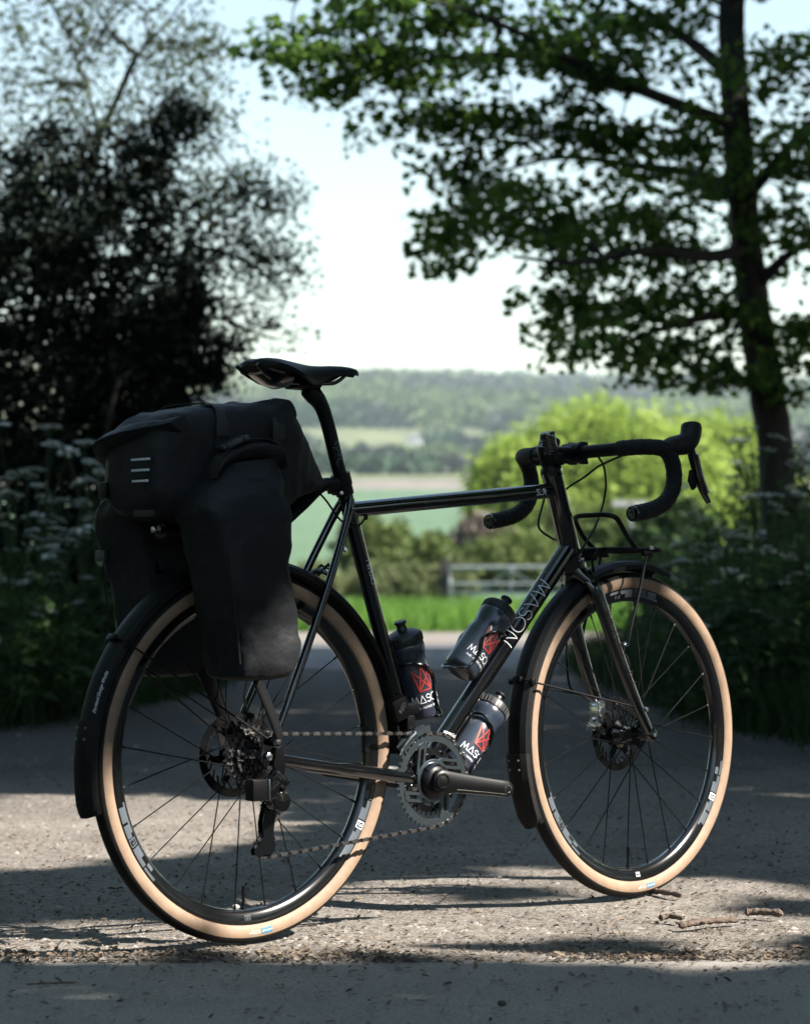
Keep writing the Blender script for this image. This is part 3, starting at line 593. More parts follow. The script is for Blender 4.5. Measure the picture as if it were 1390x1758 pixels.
# bottle cages and bottles (the bottles are things of their own)
def bottle(base, axis, face, label, spin=0.):
    base = np.array(base, float); ax_ = np.array(axis, float); ax_ /= np.linalg.norm(ax_)
    Rz = Matrix.Rotation(BIKE_RZ, 4, 'Z'); Wp = lambda q: Vector(Rz @ Vector(q))
    z = Wp(ax_); n, b = frame_for(np.array(z), np.array(Wp(face))); n, b = Vector(n), Vector(b)
    o = empty('water_bottle'); o.matrix_world = Matrix(((n[0], b[0], z[0], 0), (n[1], b[1], z[1], 0), (n[2], b[2], z[2], 0), (0, 0, 0, 1)))
    o.location = Vector(BIKE_LOC) + Wp(base)
    body = MB(); pr = [(.0005, .002), (.028, .001), (.0335, .004), (.0360, .010), (.0364, .045), (.0364, .092), (.0358, .102), (.0330, .112), (.0328, .124), (.0352, .134), (.0365, .142), (.0365, .152), (.0345, .156), (.03, .157)]
    body.lathe((0, 0, 0), (0, 0, 1), pr, 48); bo = body.build('bottle_body', M['bottle'], o, 40)
    cp = MB(); cp.lathe((0, 0, .1545), (0, 0, 1), [(.0350, 0), (.0368, .001), (.0368, .0165), (.0355, .0185), (.0300, .0225), (.018, .0275), (.0005, .028)], 48)
    for i in range(30): a = 2 * math.pi * i / 30; cp.tube([(.0368 * math.cos(a), .0368 * math.sin(a), .157), (.0368 * math.cos(a), .0368 * math.sin(a), .170)], .0012, 5)
    cpo = cp.build('bottle_cap', M['cap'], o, 40)
    MB().lathe((0, 0, .181), (0, 0, 1), [(.0110, 0), (.0105, .006), (.0095, .0075), (.0095, .014), (.0125, .0155), (.0128, .019), (.0105, .021), (.0005, .021)], 28).build('spout', M['cap'], o, 35)
    cm = lambda z0: (lambda a, b_: ((.0371) * math.cos(a / .0365), (.0371) * math.sin(a / .0365), z0 + b_))
    decal('crown_emblem', strokes2d(crown(.056), .0032), cm(.086), M['redd'], o)
    decal('lettering', strokes2d(mason(.0150), .0015), cm(.044), M['decal'], o)
    decal('lettering', text2d('THE - NORD BOTTLE', .0066), cm(.0265), M['decal'], o)
    tag(o, label, 'bottle', 'smoky water bottles in the frame cages'); return o
std = np.array(ST_T) - BB; std /= np.linalg.norm(std); dtd = np.array(dtB) - np.array(dtA); dtd /= np.linalg.norm(dtd)
npost = np.array((std[2], 0, -std[0])); nd_up = np.array((-dtd[2], 0, dtd[0]))
b1 = BB + std * .112 + npost * .056; b2 = BB + dtd * .232 + nd_up * .060; b3 = BB + dtd * .075 - nd_up * .060
bottle(b1, std, (-.22, -1, 0), 'upright dark bottle with red crown emblem strapped to the seat tube')
bottle(b2, dtd, (.10, -1, .1), 'tilted dark bottle with red crown resting on top of the down tube')
bottle(b3, dtd, (-.22, -1, -.2), 'dark bottle slung beneath the down tube beside the chainring')
def cage(base, ax_, out, y_):
    side = np.cross(ax_, out); P_ = lambda a, phi, r=.0395: base + ax_ * a + r * (out * math.cos(phi) + side * math.sin(phi))
    mb = MB()
    for s in (1, -1):
        mb.tube(spline([P_(.118, s * math.pi * .93), P_(.122, s * math.pi * .75), P_(.108, s * math.pi * .48), P_(.080, s * math.pi * .33), P_(.050, s * math.pi * .40), P_(.020, s * math.pi * .42), P_(-.003, s * math.pi * .34, .037), P_(-.006, 0, .022)], 6), .0032, 8)
    mb.tube([P_(.118, math.pi * .93), P_(.02, math.pi * .93, .039)], .0034, 8); mb.tube([P_(.118, -math.pi * .93), P_(.02, -math.pi * .93, .039)], .0034, 8)
    mb.box(base - out * .0400 + ax_ * .065, (.012, .006, .10), ax=[side, out, ax_], bev=.002)
    return mb.build('bottle_cage', M['gloss'], bike)
cage(b1, std, npost, 0); cage(b2, dtd, nd_up, 0); cage(b3, dtd, -nd_up, 0)
# ---------------------------------------------------------------- bags
def bag_root(name, base, label, group=None):
    w = Matrix.Rotation(BIKE_RZ, 4, 'Z') @ Vector(base); o = empty(name, Vector(BIKE_LOC) + w, BIKE_RZ)
    tag(o, label, 'bag', group); b = np.array(base, float); return o, (lambda p: p - b)
def sq(c0, c1, d0, d1, e, n=44):                       # rounded rectangle, c along one axis and d along the other
    out = []
    for a in np.linspace(0, 2 * math.pi, n, endpoint=False):
        ca, sa = math.cos(a), math.sin(a); x = math.copysign(abs(ca) ** (2 / e), ca); y = math.copysign(abs(sa) ** (2 / e), sa)
        out.append(((c0 + c1) / 2 + (c1 - c0) / 2 * x, (d0 + d1) / 2 + (d1 - d0) / 2 * y))
    return out
def wrinkle(p, amp, sc, seed=0.):
    q = Vector(p) * sc + Vector((seed, seed * .7, 0)); f = noise.noise(q) * .6 + (1 - abs(noise.noise(q * 1.9 + Vector((3, 1, 5)))) * 2) * .4
    return amp * f
def crumple(rs, amp, sc, seed, cen):
    out = []
    for r in rs:
        c = np.mean(np.array(r), axis=0); nr = []
        for p in r:
            p = np.array(p); d = p - c; d /= (np.linalg.norm(d) + 1e-9); nr.append(p + d * wrinkle(p, amp, sc, seed))
        out.append(nr)
    return out
def interp_sections(S, k):
    S = np.array(S, float); t = np.arange(len(S)); T = np.linspace(0, len(S) - 1, k)
    return np.array([[np.interp(q, t, S[:, j]) for j in range(S.shape[1])] for q in T])
def smooth_sections(S, k, it=2):
    A = interp_sections(S, k)
    for _ in range(it): A[1:-1] = A[1:-1] * .5 + (A[:-2] + A[2:]) * .25
    return A
def ribbon(pts, w, side, th=.0016):
    P = spline(pts, 7); rs = []; side = np.array(side, float)
    for i, p in enumerate(P):
        t = P[min(i + 1, len(P) - 1)] - P[max(i - 1, 0)]; s = side - t * (side @ t) / (t @ t); s /= np.linalg.norm(s); n = np.cross(t, s); n /= np.linalg.norm(n)
        rs.append([p + s * w / 2, p + s * w / 2 + n * th, p - s * w / 2 + n * th, p - s * w / 2])
    return MB().rings(rs)
def pannier(sgn, label, seed):
    base = (-.10, sgn * .13, .498); o, xf = bag_root('pannier', base, label, 'panniers on the rear rack')
    #      z     x0     x1     yi    yo
    S = [(.498, -.125, -.060, .100, .150), (.503, -.158, -.036, .075, .182), (.520, -.160, -.024, .066, .194), (.560, -.164, -.018, .064, .200), (.600, -.170, -.024, .064, .198), (.640, -.178, -.036, .064, .198), (.700, -.192, -.043, .064, .200), (.760, -.210, -.042, .062, .200), (.800, -.224, -.038, .060, .194), (.828, -.220, -.037, .064, .180), (.852, -.190, -.036, .080, .160), (.872, -.158, -.036, .100, .144), (.885, -.146, -.036, .108, .136)]
    A = smooth_sections(S, 60, 2); rs = []
    for z, x0, x1, yi, yo in A:
        e = np.interp(z, [.5, .55, .8, .88], [4.5, 6, 6, 3.2]); sl = np.interp(z, [.78, .893], [0, .022]); rs.append([(x, sgn * y, z + sl * (x + .2) / .16) for x, y in sq(x0, x1, yi, yo, e, 64)])
    rs = crumple(rs, .0085, 13, seed, None); rs = crumple(rs, .003, 36, seed + 9, None); rs[38:] = crumple(rs[38:], .008, 24, seed + 4, None)
    mb = MB().rings(rs); bd = mb.build('bag_body', M['cloth'], o, 70, xf=xf)
    # folded neck and the rolled closure
    rl = MB(); P_ = spline([(-.182, sgn * .124, .868), (-.172, sgn * .124, .884), (-.14, sgn * .122, .905), (-.09, sgn * .122, .918), (-.035, sgn * .122, .914), (-.022, sgn * .122, .900)], 8); K = len(P_)
    rs = []
    for i, p in enumerate(P_):
        t = i / (K - 1); h = .016 * (1 - .25 * abs(2 * t - 1) ** 3); w = .024
        rs.append([np.array(p) + np.array((0, sgn * w * math.cos(a) * (1 + .25 * math.sin(2 * a)), h * math.sin(a))) for a in np.linspace(0, 2 * math.pi, 20, endpoint=False)])
    rl.rings(crumple(rs, .004, 30, seed + 3, None)); rl.build('roll_top', M['cloth'], o, 60, xf=xf)
    ribbon([(-.184, sgn * .138, .862), (-.176, sgn * .136, .892), (-.150, sgn * .134, .918), (-.12, sgn * .132, .934), (-.06, sgn * .132, .936), (-.030, sgn * .134, .918), (-.022, sgn * .140, .885)], .024, (0, 1, 0)).build('closure_strap', M['webbing'], o, xf=xf)
    d = np.array((.92, 0, .36)); u = np.array((-.36, 0, .92)); bk = MB(); c = np.array((-.140, sgn * .133, .928))
    bk.box(c, (.040, .030, .010), ax=[d, (0, 1, 0), u], bev=.003); bk.box(c + d * .026, (.012, .034, .011), ax=[d, (0, 1, 0), u], bev=.003); bk.box(c - d * .024, (.012, .024, .009), ax=[d, (0, 1, 0), u], bev=.003)
    bk.build('buckle', M['buckle'], o, xf=xf)
    # seam tape down the corner between rear and outer side, mounting plate
    MB().tube(spline([(-.196, sgn * .190, .80), (-.189, sgn * .197, .70), (-.176, sgn * .197, .60), (-.166, sgn * .194, .53)], 6), .0022, 6).build('seam', M['cloth'], o, xf=xf)
    MB().box((-.115, sgn * .068, .735), (.10, .010, .09), bev=.004).build('mounting_plate', M['satin'], o, xf=xf)
    if sgn > 0: MB().box((-.217, sgn * .165, .725), (.010, .030, .022), bev=.003).build('buckle', M['buckle'], o, xf=xf)
    return o
pannier(-1, 'black roll-top pannier on the near side of the rear rack, grey buckle on top', 1.3)
pannier(1, 'black pannier on the far side of the rear wheel, half hidden beside the cow parsley', 5.1)
def trunk():
    base = (-.08, 0, .785); o, xf = bag_root('rack_bag', base, 'black roll-top bag across the rack top with three pale reflective stripes')
    #     x     hw    zb    zt
    S = [(-.276, .055, .850, .905), (-.270, .076, .815, .930), (-.252, .086, .798, .955), (-.210, .094, .790, .982), (-.150, .100, .787, 1.000), (-.080, .103, .787, 1.005), (-.020, .102, .790, 1.008), (.015, .100, .800, 1.018), (.035, .096, .812, 1.016), (.060, .088, .824, .992), (.085, .076, .834, .962), (.115, .060, .844, .925), (.145, .044, .850, .893), (.158, .030, .856, .876)]
    A = smooth_sections(S, 64, 1); rs = []
    for x, w, zb, zt_ in A:
        e = np.interp(x, [-.29, -.2, .02, .15], [4, 4.5, 5, 3]); rs.append([(x - .02 * max(0, (z - .9)) / .1 * (1 if x < -.2 else 0), y, z) for y, z in sq(-w, w, zb, zt_, e, 60)])
    rs = crumple(rs, .0085, 11, 2.2, None); rs = crumple(rs, .003, 34, 7.7, None)
    MB().rings(rs).build('bag_body', M['cloth'], o, 70, xf=xf)
    # rolled flap overhanging at the rear
    P_ = spline([(-.248, .102, .905), (-.268, .075, .925), (-.274, .03, .940), (-.266, -.045, .952), (-.232, -.100, .962)], 8); K = len(P_); rs = []
    for i, p in enumerate(P_):
        t = i / (K - 1); q = .6 + .4 * math.sin(math.pi * min(1, t + .15)); rs.append([np.array(p) + np.array((.030 * q * math.cos(a), 0, (.017 + .012 * math.cos(a)) * q * math.sin(a))) for a in np.linspace(0, 2 * math.pi, 18, endpoint=False)])
    MB().rings(crumple(rs, .006, 24, 4.4, None)).build('roll_top', M['cloth'], o, 60, xf=xf)
    pk = MB(); rs = []
    for t, y in zip(np.linspace(0, 1, 12), np.linspace(-.098, .098, 12)):
        h = .020 + .006 * math.sin(t * 9); rs.append([np.array((.018 + .022 * math.cos(a) * (1 - .3 * math.sin(a)), y, 1.008 + h * math.sin(a) - .012)) for a in np.linspace(0, 2 * math.pi, 16, endpoint=False)])
    pk.rings(crumple(rs, .005, 30, 6.1, None)); pk.build('front_fold', M['cloth'], o, 60, xf=xf)
    for x in (-.135, -.005):
        ribbon([(x - .02, -.106, .84), (x - .012, -.1075, .92), (x - .004, -.104, .97), (x, -.080, 1.001), (x, 0, 1.0075), (x, .080, 1.001), (x, .104, .97), (x, .107, .90)], .022, (1, 0, 0)).build('compression_strap', M['webbing'], o, xf=xf)
        MB().box((x - .008, -.110, .955), (.028, .007, .030), bev=.0025).build('buckle', M['webbing'], o, xf=xf)
    for k, (z, y0, y1) in enumerate(((.897, -.078, -.022), (.8775, -.076, -.023), (.858, -.073, -.025))):
        MB().box((-.2815, (y0 + y1) / 2, z), (.0030, y1 - y0, .0042), bev=.0008).build('reflective_stripe', M['reflect'], o, xf=xf)
    MB().box((-.276, .072, .845), (.010, .024, .030), bev=.003).build('side_buckle', M['satin'], o, xf=xf)
    MB().box((-.272, -.05, .80), (.006, .06, .012), bev=.002).build('light_loop', M['webbing'], o, xf=xf)
    return o
trunk()
# ---------------------------------------------------------------- ground
def gmat(name, cols, scales, rough=.9, bump=.5, bs=120, speck=None, far=None):
    m = bpy.data.materials.new(name); m.use_nodes = True; nt = m.node_tree; b = nt.nodes['Principled BSDF']; b.inputs['Roughness'].default_value = rough; b.inputs['Specular IOR Level'].default_value = .3
    g = nt.nodes.new('ShaderNodeNewGeometry'); prev = None
    def nz(s, d=5, w=None):
        n = nt.nodes.new('ShaderNodeTexNoise'); n.inputs['Scale'].default_value = s; n.inputs['Detail'].default_value = d; n.inputs['Roughness'].default_value = .65; nt.links.new(g.outputs['Position'], n.inputs['Vector']); return n
    n1 = nz(scales[0]); rp = nt.nodes.new('ShaderNodeValToRGB'); rp.color_ramp.elements[0].position = .35; rp.color_ramp.elements[1].position = .65
    rp.color_ramp.elements[0].color = (*cols[0], 1); rp.color_ramp.elements[1].color = (*cols[1], 1); nt.links.new(n1.outputs['Fac'], rp.inputs[0]); cur = rp.outputs[0]
    n2 = nz(scales[1], 3); mx = nt.nodes.new('ShaderNodeMix'); mx.data_type = 'RGBA'; mx.blend_type = 'OVERLAY'; mx.inputs[0].default_value = .75
    rg = nt.nodes.new('ShaderNodeValToRGB'); rg.color_ramp.elements[0].position = .3; rg.color_ramp.elements[1].position = .7; rg.color_ramp.elements[0].color = (.22, .22, .22, 1); rg.color_ramp.elements[1].color = (.78, .77, .75, 1)
    nt.links.new(n2.outputs['Fac'], rg.inputs[0]); nt.links.new(cur, mx.inputs[6]); nt.links.new(rg.outputs[0], mx.inputs[7]); cur = mx.outputs[2]
    if speck:
        v = nt.nodes.new('ShaderNodeTexVoronoi'); v.inputs['Scale'].default_value = speck[0]; nt.links.new(g.outputs['Position'], v.inputs['Vector'])
        r3 = nt.nodes.new('ShaderNodeMapRange'); r3.inputs[1].default_value = speck[1]; r3.inputs[2].default_value = 1.0; nt.links.new(v.outputs['Color'], r3.inputs[0])
        m3 = nt.nodes.new('ShaderNodeMix'); m3.data_type = 'RGBA'; m3.inputs[7].default_value = (*speck[2], 1); nt.links.new(r3.outputs[0], m3.inputs[0]); nt.links.new(cur, m3.inputs[6]); cur = m3.outputs[2]
    if far:                                            # shade farther up the lane, put into the colour as darker ground
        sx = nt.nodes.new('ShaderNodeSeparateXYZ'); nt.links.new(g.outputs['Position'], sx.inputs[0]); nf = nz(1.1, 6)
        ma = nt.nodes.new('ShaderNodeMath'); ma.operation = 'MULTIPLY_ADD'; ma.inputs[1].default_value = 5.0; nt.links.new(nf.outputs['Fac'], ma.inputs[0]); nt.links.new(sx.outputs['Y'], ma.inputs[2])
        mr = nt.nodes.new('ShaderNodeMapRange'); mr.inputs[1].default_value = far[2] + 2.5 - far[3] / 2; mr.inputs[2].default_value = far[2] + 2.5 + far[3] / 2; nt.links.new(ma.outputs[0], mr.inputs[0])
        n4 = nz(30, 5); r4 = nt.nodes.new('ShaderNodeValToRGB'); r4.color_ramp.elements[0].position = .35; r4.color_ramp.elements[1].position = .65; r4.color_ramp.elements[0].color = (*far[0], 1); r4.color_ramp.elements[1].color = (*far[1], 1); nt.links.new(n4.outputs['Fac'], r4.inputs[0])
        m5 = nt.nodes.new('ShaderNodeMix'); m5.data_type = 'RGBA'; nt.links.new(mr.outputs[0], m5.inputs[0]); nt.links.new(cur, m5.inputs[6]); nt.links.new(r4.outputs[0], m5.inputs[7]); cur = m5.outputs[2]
    nt.links.new(cur, b.inputs['Base Color'])
    nb = nz(bs, 8); bp = nt.nodes.new('ShaderNodeBump'); bp.inputs['Strength'].default_value = bump; bp.inputs['Distance'].default_value = .02; nt.links.new(nb.outputs['Fac'], bp.inputs['Height']); nt.links.new(bp.outputs[0], b.inputs['Normal'])
    return m
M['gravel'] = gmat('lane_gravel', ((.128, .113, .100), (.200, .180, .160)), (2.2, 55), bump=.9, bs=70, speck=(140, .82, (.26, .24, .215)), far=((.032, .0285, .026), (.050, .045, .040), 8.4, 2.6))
M['asphalt'] = gmat('smooth_asphalt', ((.195, .180, .164), (.240, .222, .203)), (3.5, 160), rough=.82, bump=.45, bs=260, speck=(330, .86, (.26, .258, .25)))
M['old_asphalt'] = gmat('far_asphalt', ((.075, .078, .083), (.10, .102, .106)), (1.2, 40), bump=.4, bs=60)
M['pale'] = gmat('pale_road', ((.12, .104, .092), (.15, .132, .118)), (1.5, 30), bump=.4, bs=40)
M['soil'] = gmat('soil', ((.018, .022, .012), (.032, .032, .02)), (1.5, 12), bump=.8, bs=20)
M['field'] = gmat('crop_field', ((.046, .086, .044), (.056, .098, .050)), (.02, .6), bump=.1, bs=3)
M['pale_field'] = gmat('pale_field', ((.115, .100, .085), (.132, .118, .102)), (.01, .3), bump=.1, bs=3)
M['down'] = gmat('downland', ((.055, .075, .033), (.090, .100, .048)), (.006, .05), bump=.1, bs=1)

def sheet(name, x0, x1, y0, y1, m, z=0., nx=2, ny=2, fz=None, kind='structure', edge=None):
    xs_, ys_ = np.linspace(x0, x1, nx), np.linspace(y0, y1, ny); V = []
    for j, y in enumerate(ys_):
        for i, x in enumerate(xs_):
            yy = y + (edge(x) if edge and j == 0 else 0); V.append((x, yy, z + (fz(x, yy) if fz else 0)))
    Fq = np.array([(j * nx + i, j * nx + i + 1, (j + 1) * nx + i + 1, (j + 1) * nx + i) for j in range(ny - 1) for i in range(nx - 1)])
    return tag(fastmesh(name, np.array(V), Fq, m, smooth=True), kind=kind)
nsm = lambda x, y, s, o=0.: noise.noise(Vector((x * s + o, y * s - o, o * .3)))
def lane_z(x, y):
    d = min(1, max(0, (y - 4.38) / .14))
    return -.014 * (1 - d) + d * (.006 * nsm(x, y, 1.3) + .004 * nsm(x, y, 6, 4) + .0025 * nsm(x, y, 22, 9)) - .004 * d
# the great ground sheet under everything, to the horizon
V = []; YS = [-60, 0, 36, 44, 60, 100, 175, 290, 400, 445, 600, 760, 950, 1250, 1500, 1800, 2600, 6000]
VV = [None, None, None, None, 1002, 966, 915, 872, 840, 822, 800, 770, 722, 668, 640, 655, None, None]
ZS = []
for y, v in zip(YS, VV): ZS.append(-.03 if (y <= 44) else (at(695, v, y)[2] if v else ZS[-1] * .6))
def terr(y): return float(np.interp(y, YS, ZS))
def hill(x, y): 
    k = min(1, max(0, (y - 420) / 500)); return terr(y) * (1 - k * .075 * math.tanh((x / max(y, 1)) * 10)) + k * 5 * nsm(x, y, .004, 3) 
GX = np.concatenate([[-4000, -1500, -600, -300, -150, -60, -25], np.linspace(-12, 12, 9), [25, 60, 150, 300, 600, 1500, 4000]])
GY = np.concatenate([[-400, -60, -10, 0, 10, 20, 36, 44], np.linspace(52, 440, 30), np.linspace(460, 1500, 40), [1600, 1800, 2600, 6000, 9000]])
Vg = np.array([(x, y, (-.03 if y <= 44 else hill(x, y))) for y in GY for x in GX]); n_ = len(GX)
Fg = []; Mg = []
for j in range(len(GY) - 1):
    for i in range(n_ - 1):
        Fg.append((j * n_ + i, j * n_ + i + 1, (j + 1) * n_ + i + 1, (j + 1) * n_ + i)); ym = (GY[j] + GY[j + 1]) / 2; Mg.append(0 if ym < 46 else 1 if ym < 404 else 2 if ym < 450 else 3)
tag(fastmesh('ground', Vg, np.array(Fg), [M['soil'], M['field'], M['pale_field'], M['down']], smooth=True, mi=Mg), kind='structure')
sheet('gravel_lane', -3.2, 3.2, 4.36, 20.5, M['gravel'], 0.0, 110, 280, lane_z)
sheet('asphalt_apron', -4, 4, -3, 4.75, M['asphalt'], -.0065, 90, 110, lambda x, y: .0025 * nsm(x, y, 1.1) + .001 * nsm(x, y, 12) - .012 * max(0, (y - 4.5) / .25))
sheet('cross_road', -40, 40, 20.2, 30.5, M['old_asphalt'], -.004, 30, 12, lambda x, y: .01 * nsm(x, y, .3))
sheet('sunlit_road_strip', -40, 40, 30.2, 37.5, M['pale'], 0.004, 30, 8, lambda x, y: .01 * nsm(x, y, .3) + .02 * (y > 36))  # sunlit far part of the cross road, sunlight put into a paler colour
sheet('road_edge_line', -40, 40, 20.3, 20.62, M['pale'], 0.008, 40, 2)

# ---------------------------------------------------------------- plants: leaf sheets built straight from arrays
def rand_rot(n, r, flat=0.):                           # random frames; flat > 0 turns the leaves towards horizontal
    z = r.normal(size=(n, 3)); z[:, 2] = np.abs(z[:, 2]) + flat; z /= np.linalg.norm(z, axis=1)[:, None]
    x = r.normal(size=(n, 3)); x -= z * (x * z).sum(1)[:, None]; x /= np.linalg.norm(x, axis=1)[:, None]; return x, np.cross(z, x), z
OVAL = (np.array([(-.5, 0, 0), (-.15, .24, .05), (.3, .17, .04), (.55, 0, -.04), (.3, -.17, .04), (-.15, -.24, .05)]), np.array([(0, 3, 2, 1), (0, 5, 4, 3)]))
MAPLE = (np.array([(-.45, 0, 0), (-.38, .30, .02), (-.12, .22, .03), (0.02, .50, .0), (.16, .20, .04), (.55, .0, -.06), (.16, -.20, .04), (.02, -.50, 0), (-.12, -.22, .03), (-.38, -.30, .02)]), np.array([(0, 2, 1, 1), (0, 4, 3, 2), (0, 5, 4, 4), (0, 6, 5, 5), (0, 8, 7, 6), (0, 9, 8, 8)]))
def leaves(name, P, size, m, r, shape=OVAL, flat=0., parent=None, stuff=True):
    n = len(P); x, y, z = rand_rot(n, r, flat); sv, sf = shape; s = (size * r.uniform(.65, 1.35, n))[:, None, None]
    V = P[:, None, :] + s * (sv[None, :, 0, None] * x[:, None] + sv[None, :, 1, None] * y[:, None] + sv[None, :, 2, None] * z[:, None])
    k = len(sv)
    if shape is MAPLE:
        tri = np.array([(0, 2, 1), (0, 4, 3), (0, 3, 2), (0, 5, 4), (0, 6, 5), (0, 7, 6), (0, 8, 7), (0, 9, 8)]); Fq = (np.arange(n)[:, None, None] * k + tri[None]).reshape(-1, 3)
    else: Fq = (np.arange(n)[:, None, None] * k + sf[None]).reshape(-1, 4)
    o = fastmesh(name, V.reshape(-1, 3), Fq, m, parent)
    if stuff: o['kind'] = 'stuff'
    return o
def blob(r, n, c, rad, shell=.0):                      # points in an ellipsoid, denser outside if shell
    d = r.normal(size=(n, 3)); d /= np.linalg.norm(d, axis=1)[:, None]; q = r.uniform(shell, 1, n) ** (1 / 3.); return np.array(c) + d * q[:, None] * np.array(rad)
def clumps(r, n, k, spread):                            # n points gathered round k of themselves: gives gaps and masses
    def f(P):
        idx = r.integers(0, k, n); return P[:k][idx] + r.normal(size=(n, 3)) * spread
    return f
def grow(r, skeleton, tips, r0=.004, m=None, name='branches', parent=None, sag=.0, power=.42, rmax=.05, n=5, bough=1.):
    # hang every tip on the nearest grown node, thicken towards the root
    nodes = [np.array(p, float) for p in skeleton[0]]; par = list(skeleton[1]); base = len(nodes)
    tips = sorted(tips, key=lambda p: min(np.linalg.norm(np.array(p) - q) for q in nodes[:base:2]))
    arr = np.array(nodes)
    for t in tips:
        t = np.array(t); d = np.linalg.norm(arr - t, axis=1); j = int(np.argmin(d)); a = arr[j]; L_ = d[j]
        if L_ < .03: continue
        k = max(2, int(L_ / .12)); prev = j; new = []
        bend = r.normal(size=3) * L_ * .10
        for i in range(1, k + 1):
            q = i / k; p = a + (t - a) * q + bend * math.sin(math.pi * q) + np.array((0, 0, sag * L_ * math.sin(math.pi * q))) + (r.normal(size=3) * .012 if i < k else 0); new.append(p); nodes.append(p); par.append(prev); prev = len(nodes) - 1
        arr = np.vstack([arr, new])
    N = len(nodes); kids = [[] for _ in range(N)]
    for i, p in enumerate(par):
        if p >= 0: kids[p].append(i)
    w = np.ones(N)
    for i in range(N - 1, -1, -1):
        if kids[i]: w[i] = sum(w[k] for k in kids[i])
    rad = np.minimum(r0 * w ** power, rmax)
    if len(skeleton) > 2: rad[:base] = np.maximum(rad[:base], np.array(skeleton[2]) * bough)
    mb = MB(); done = set()
    def chain_from(i, p):
        path, rr = ([nodes[p]], [min(rad[p], rad[i] * 1.25)]) if p >= 0 else ([], [])
        while True:
            path.append(nodes[i]); rr.append(rad[i])
            if not kids[i]: break
            ks = sorted(kids[i], key=lambda q: -w[q])
            for q in ks[1:]: stack.append((q, i))
            i = ks[0]
        if len(path) > 1: mb.tube(path, rr, n if max(rr) < .02 else 10, cap=False)
    stack = [(0, -1)]
    while stack: chain_from(*stack.pop())
    return mb.build(name, m, parent, 80)
def skel(*paths, step=.15):                             # polylines; each first point must lie on an earlier one
    nodes, par, rad = [], [], []
    for P in paths:
        Q = spline(P, 8); last = -1
        if nodes:
            d = [np.linalg.norm(q - Q[0]) for q in nodes]; last = int(np.argmin(d))
        Q = Q[(1 if nodes else 0):]
        for i, q in enumerate(Q): nodes.append(q); par.append(last); last = len(nodes) - 1; rad.append(.040 * (1 - i / len(Q)) + .008)
    return nodes, par, rad

M['maple'] = leafmat('maple_leaves', (.020, .050, .011), (.110, .200, .036), .55, .9)
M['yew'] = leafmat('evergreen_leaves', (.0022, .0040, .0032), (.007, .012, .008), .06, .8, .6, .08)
M['haw'] = leafmat('hawthorn_leaves', (.014, .024, .011), (.055, .074, .024), .42, 1.2)
M['under'] = leafmat('undergrowth_leaves', (.012, .029, .010), (.044, .082, .026), .32, .8)
M['lime'] = leafmat('spring_leaves', (.150, .225, .030), (.255, .335, .068), .42, .25)
M['olive'] = leafmat('olive_leaves', (.058, .088, .022), (.105, .135, .040), .35, .3)
M['pinkish'] = leafmat('blossom_twigs', (.13, .105, .085), (.20, .165, .14), .2, .5)
M['hedge'] = leafmat('hedge_leaves', (.055, .078, .026), (.12, .135, .060), .3, .6)
M['grass'] = leafmat('grass_blades', (.050, .125, .016), (.105, .20, .034), .40, .35)
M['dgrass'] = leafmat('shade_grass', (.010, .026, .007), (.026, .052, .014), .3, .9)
M['white'] = leafmat('white_petals', (.34, .37, .33), (.55, .58, .52), .3, 2)
M['wood1'] = leafmat('far_wood', (.015, .036, .022), (.036, .064, .030), .15, .012); M['wood2'] = leafmat('far_grey_wood', (.030, .037, .034), (.050, .056, .048), .15, .012); M['wood3'] = leafmat('far_bright_wood', (.040, .068, .026), (.085, .118, .042), .15, .012)
M['litter'] = leafmat('leaf_litter', (.06, .044, .032), (.17, .135, .10), .1, 3)

def blades(name, P, h, w, m, r, lean=.35, kind='stuff'):
    n = len(P); az = r.uniform(0, 2 * math.pi, n); H = h * r.uniform(.5, 1.3, n); ln = r.normal(0, lean, (n, 2)) * H[:, None]
    s = np.stack([np.cos(az), np.sin(az), np.zeros(n)], 1) * (w * .5); mid = P + np.stack([ln[:, 0] * .35, ln[:, 1] * .35, H * .55], 1); tip = P + np.stack([ln[:, 0], ln[:, 1], H * (1 - .12 * np.abs(ln[:, 0]) / H)], 1)
    V = np.stack([P - s, P + s, mid + s * .8, mid - s * .8, tip, tip + s * .05], 1).reshape(-1, 3)
    Fq = (np.arange(n)[:, None, None] * 6 + np.array([(0, 1, 2, 3), (3, 2, 5, 4)])[None]).reshape(-1, 4)
    o = fastmesh(name, V, Fq, m); o['kind'] = kind; return o

# ---- right-hand maple
r1 = np.random.default_rng(11)
maple = tag(empty('maple_tree', (2.36, 16, 0)), 'large maple on the right, dark trunk and boughs arching over the lane', 'tree')
off = np.array((2.36, 16, 0))
def px(u, v, Yd): return at(u, v, Yd) - off
trunk_p = [np.array((0, 0, -.1)), px(1335, 900, 16), px(1325, 720, 16), px(1300, 560, 16), px(1278, 400, 16), px(1265, 240, 16), px(1258, 60, 16), px(1262, -140, 16.2), px(1275, -420, 16.6), px(1285, -760, 17)]
tb = MB(); tp = spline(trunk_p, 6); K = len(tp); tr = np.interp(np.linspace(0, 1, K), [0, .15, .3, .6, 1], [.17, .120, .108, .092, .04])
rs = []
for i, (p, q) in enumerate(zip(tp, tr)): rs.append([p + q * (1 + .10 * math.sin(3 * a + i * .3) + .06 * r1.normal()) * np.array((math.cos(a), math.sin(a), 0)) for a in np.linspace(0, 2 * math.pi, 16, endpoint=False)])
tb.rings(rs); tb.build('trunk', M['bark'], maple, 80)
